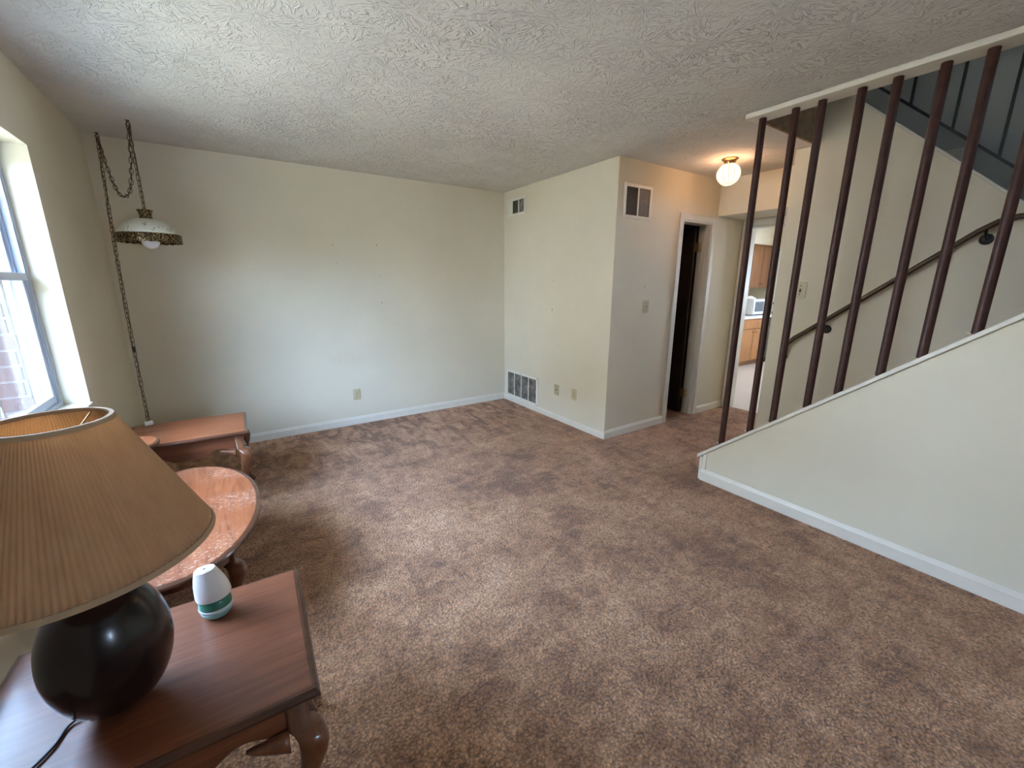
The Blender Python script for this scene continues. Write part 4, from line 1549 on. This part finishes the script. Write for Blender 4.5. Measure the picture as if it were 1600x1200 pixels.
base_cabinet(6.45, 7.24, 'honey oak base cabinet hidden left of the kitchen doorway view')
base_cabinet(7.245, 8.02, 'honey oak base cabinet seen under the microwave')
ap = thing('dark_unit', 'dark appliance front at the end of the kitchen counter', 'unit', (8.175, FY, 0))  # dark boxed unit filling the dark strip beside the cabinet
MB().box(-0.15, 0.15, 0.02, 0.64, 0.0, 0.833).build('body', M['void'], ap)
MB().box(-0.148, 0.148, -0.005, 0.02, 0.09, 0.81).build('front_panel', M['vent_dark'], ap, bevel=0.004)
MB().cyl((-0.11, -0.03, 0.70), (0.11, -0.03, 0.70), 0.008, 10).build('handle', M['slot'], ap)
wt = thing('kitchen_worktop', 'pale laminate worktop carrying the microwave', 'worktop', (7.4, FY, 0.836))
MB().box(-0.95, 0.94, -0.025, KY1 - FY - 0.001, 0, 0.040).build('slab', M['counter'], wt, bevel=0.004)
MB().box(-0.95, 0.94, KY1 - FY - 0.022, KY1 - FY - 0.001, 0.040, 0.13).build('backsplash', M['counter'], wt)


M['cab_wood_upper'] = wood_material('walnut_oak_cabinet', (0.13, 0.052, 0.018), (0.22, 0.092, 0.032), (0.30, 0.135, 0.05), rough=0.35, coat=0.2, axis='z')
def wall_cabinet(x0, x1, label):
    t = thing('wall_cabinet', label, 'cabinet', ((x0 + x1) / 2, 4.05, 1.35), 0, 'kitchen wall cabinets')
    w = (x1 - x0) / 2
    MB().box(-w, w, 0.0, KY1 - 4.051, 0.0, 0.762).build('body', M['cab_wood_upper'], t)
    for s in (-1, 1):
        a, b = sorted((s * 0.004, s * (w - 0.006)))
        dd = MB().box(a, b, -0.018, 0, 0.020, 0.725).build('door', M['cab_wood_upper'], t, bevel=0.003)
        kk = MB().lathe([(0.006, 0), (0.012, 0.012), (0.010, 0.020), (0, 0.021)], 12).build('knob', M['brass'], dd, smooth=True)
        kk.location = (s * 0.04, -0.018, 0.07)
        kk.rotation_euler = (PI / 2, 0, 0)
    MB().box(-w, w, -0.022, -0.002, 0.735, 0.763).build('crown_strip', M['cab_dark'], t)
    return t


wall_cabinet(7.05, 7.86, 'oak wall cabinet left of the one above the microwave')
wall_cabinet(7.865, 8.59, 'oak wall cabinet above the microwave')

mw = thing('microwave_oven', 'white microwave oven on the kitchen worktop', 'microwave', (7.98, 3.86, 0.877))
MB().box(-0.26, 0.26, 0.0, 0.36, 0.012, 0.285).build('shell', M['micro'], mw, bevel=0.008)
md_ = MB().box(-0.255, 0.135, -0.018, 0.0, 0.020, 0.278).build('door', M['micro'], mw, bevel=0.005)
MB().box(-0.205, 0.095, -0.021, -0.017, 0.065, 0.240).build('glass', M['micro_glass'], md_)
cpn = MB().box(0.140, 0.255, -0.016, 0.0, 0.020, 0.278).build('control_panel', M['micro'], mw, bevel=0.004)
MB().box(0.155, 0.240, -0.018, -0.015, 0.225, 0.262).build('display', M['micro_glass'], cpn)
for i in range(4):
    for j_ in range(3):
        MB().box(0.157 + j_ * 0.029, 0.181 + j_ * 0.029, -0.019, -0.015, 0.070 + i * 0.036, 0.096 + i * 0.036).build('button', M['plate_white'], cpn)
for i in range(5):
    MB().box(-0.262, -0.2595, 0.06, 0.30, 0.10 + i * 0.028, 0.112 + i * 0.028).build('side_vent', M['counter'], mw)
for x in (-0.22, 0.22):
    for y in (0.03, 0.33):
        MB().cyl((x, y, 0), (x, y, 0.013), 0.014, 10).build('foot', M['slot'], mw)

tb = thing('paper_bundle', 'crumpled white paper on top of the microwave', 'paper', (7.84, 3.98, 1.1625))
random.seed(2)
rings = []
for (r_, z) in ((0.080, 0.0), (0.088, 0.010), (0.070, 0.024), (0.050, 0.036), (0.025, 0.042)):
    rings.append([(r_ * random.uniform(0.8, 1.15) * math.cos(2 * PI * k / 14) * 1.3, r_ * random.uniform(0.8, 1.15) * math.sin(2 * PI * k / 14), z + (random.uniform(-0.004, 0.012) if z else 0)) for k in range(14)])
MB().loft(rings).build('sheet', M['tissue'], tb)

# white entry door at the far end of the kitchen
d2 = sname('door_2', 'white kitchen entry door with small panes and dark knobs')
d2.location = (KX1 + 0.02, 3.95, 0)
MB().box(0.0, 0.042, -0.86, 0.0, 0.012, 2.03).build('slab', M['kdoor'], d2, bevel=0.003)
dg = MB()
for (y0, y1) in ((-0.74, -0.72), (-0.53, -0.51), (-0.33, -0.31), (-0.13, -0.11)):
    dg.box(-0.012, 0.0, y0, y1, 1.13, 1.86)
for z in (1.13, 1.36, 1.60, 1.84):
    dg.box(-0.011, 0.0, -0.74, -0.11, z, z + 0.02)
dg.build('glazing_bars', M['kdoor'], d2)
M['sky_pane'] = plain('pale_door_glass', (0.55, 0.66, 0.74), 0.08)
for i in range(3):
    for j_ in range(3):
        MB().box(-0.003, 0.0, -0.72 + i * 0.205, -0.53 + i * 0.20, 1.15 + j_ * 0.235, 1.36 + j_ * 0.235).build('pane', M['sky_pane'], d2)
pn = MB()
for (a0, a1) in ((-0.74, -0.46), (-0.40, -0.12)):
    pn.box(-0.008, 0.0, a0, a1, 0.20, 0.22)
    pn.box(-0.008, 0.0, a0, a1, 0.96, 0.98)
    pn.box(-0.008, 0.0, a0, a0 + 0.02, 0.22, 0.96)
    pn.box(-0.008, 0.0, a1 - 0.02, a1, 0.22, 0.96)
pn.build('panel_moulding', M['kdoor'], d2)
for z in (0.90, 1.07):
    kk = MB().lathe([(0.028, 0), (0.028, 0.006), (0.012, 0.010), (0.012, 0.035), (0.026, 0.048), (0.024, 0.062), (0, 0.066)], 16).build('knob', M['iron'], d2, smooth=True)
    kk.location = (0, -0.060, z)
    kk.rotation_euler = (0, -PI / 2, 0)
r = sname('trim_8', 'white casing around the kitchen entry door')
MB().box(KX1 - 0.015, KX1, 3.96, 4.02, 0, 2.10).build('side_casing', M['trim'], r)
MB().box(KX1 - 0.015, KX1, 3.01, 3.08, 0, 2.10).build('side_casing', M['trim'], r)
MB().box(KX1 - 0.015, KX1, 3.08, 3.96, 2.04, 2.10).build('head_casing', M['trim'], r)
struct(MB().box(KX1 + 0.07, KX1 + 0.12, 3.08, 3.96, 0, 2.04).build('door_3', M['kdoor']), 'outer storm door behind the kitchen entry door')

kl = thing('kitchen_ceiling_light', 'wood-framed light box on the kitchen ceiling', 'ceiling light', (7.15, 3.05, H))
mb = MB()
for a, b, c, d in ((-0.62, 0.62, -0.32, -0.29), (-0.62, 0.62, 0.29, 0.32), (-0.62, -0.59, -0.29, 0.29), (0.59, 0.62, -0.29, 0.29)):
    mb.box(a, b, c, d, -0.11, 0)
mb.build('wood_frame', M['cab_wood'], kl, bevel=0.003)
MB().box(-0.59, 0.59, -0.29, 0.29, -0.09, -0.07).build('diffuser', M['ktube'], kl)
bpy.context.view_layer.update()
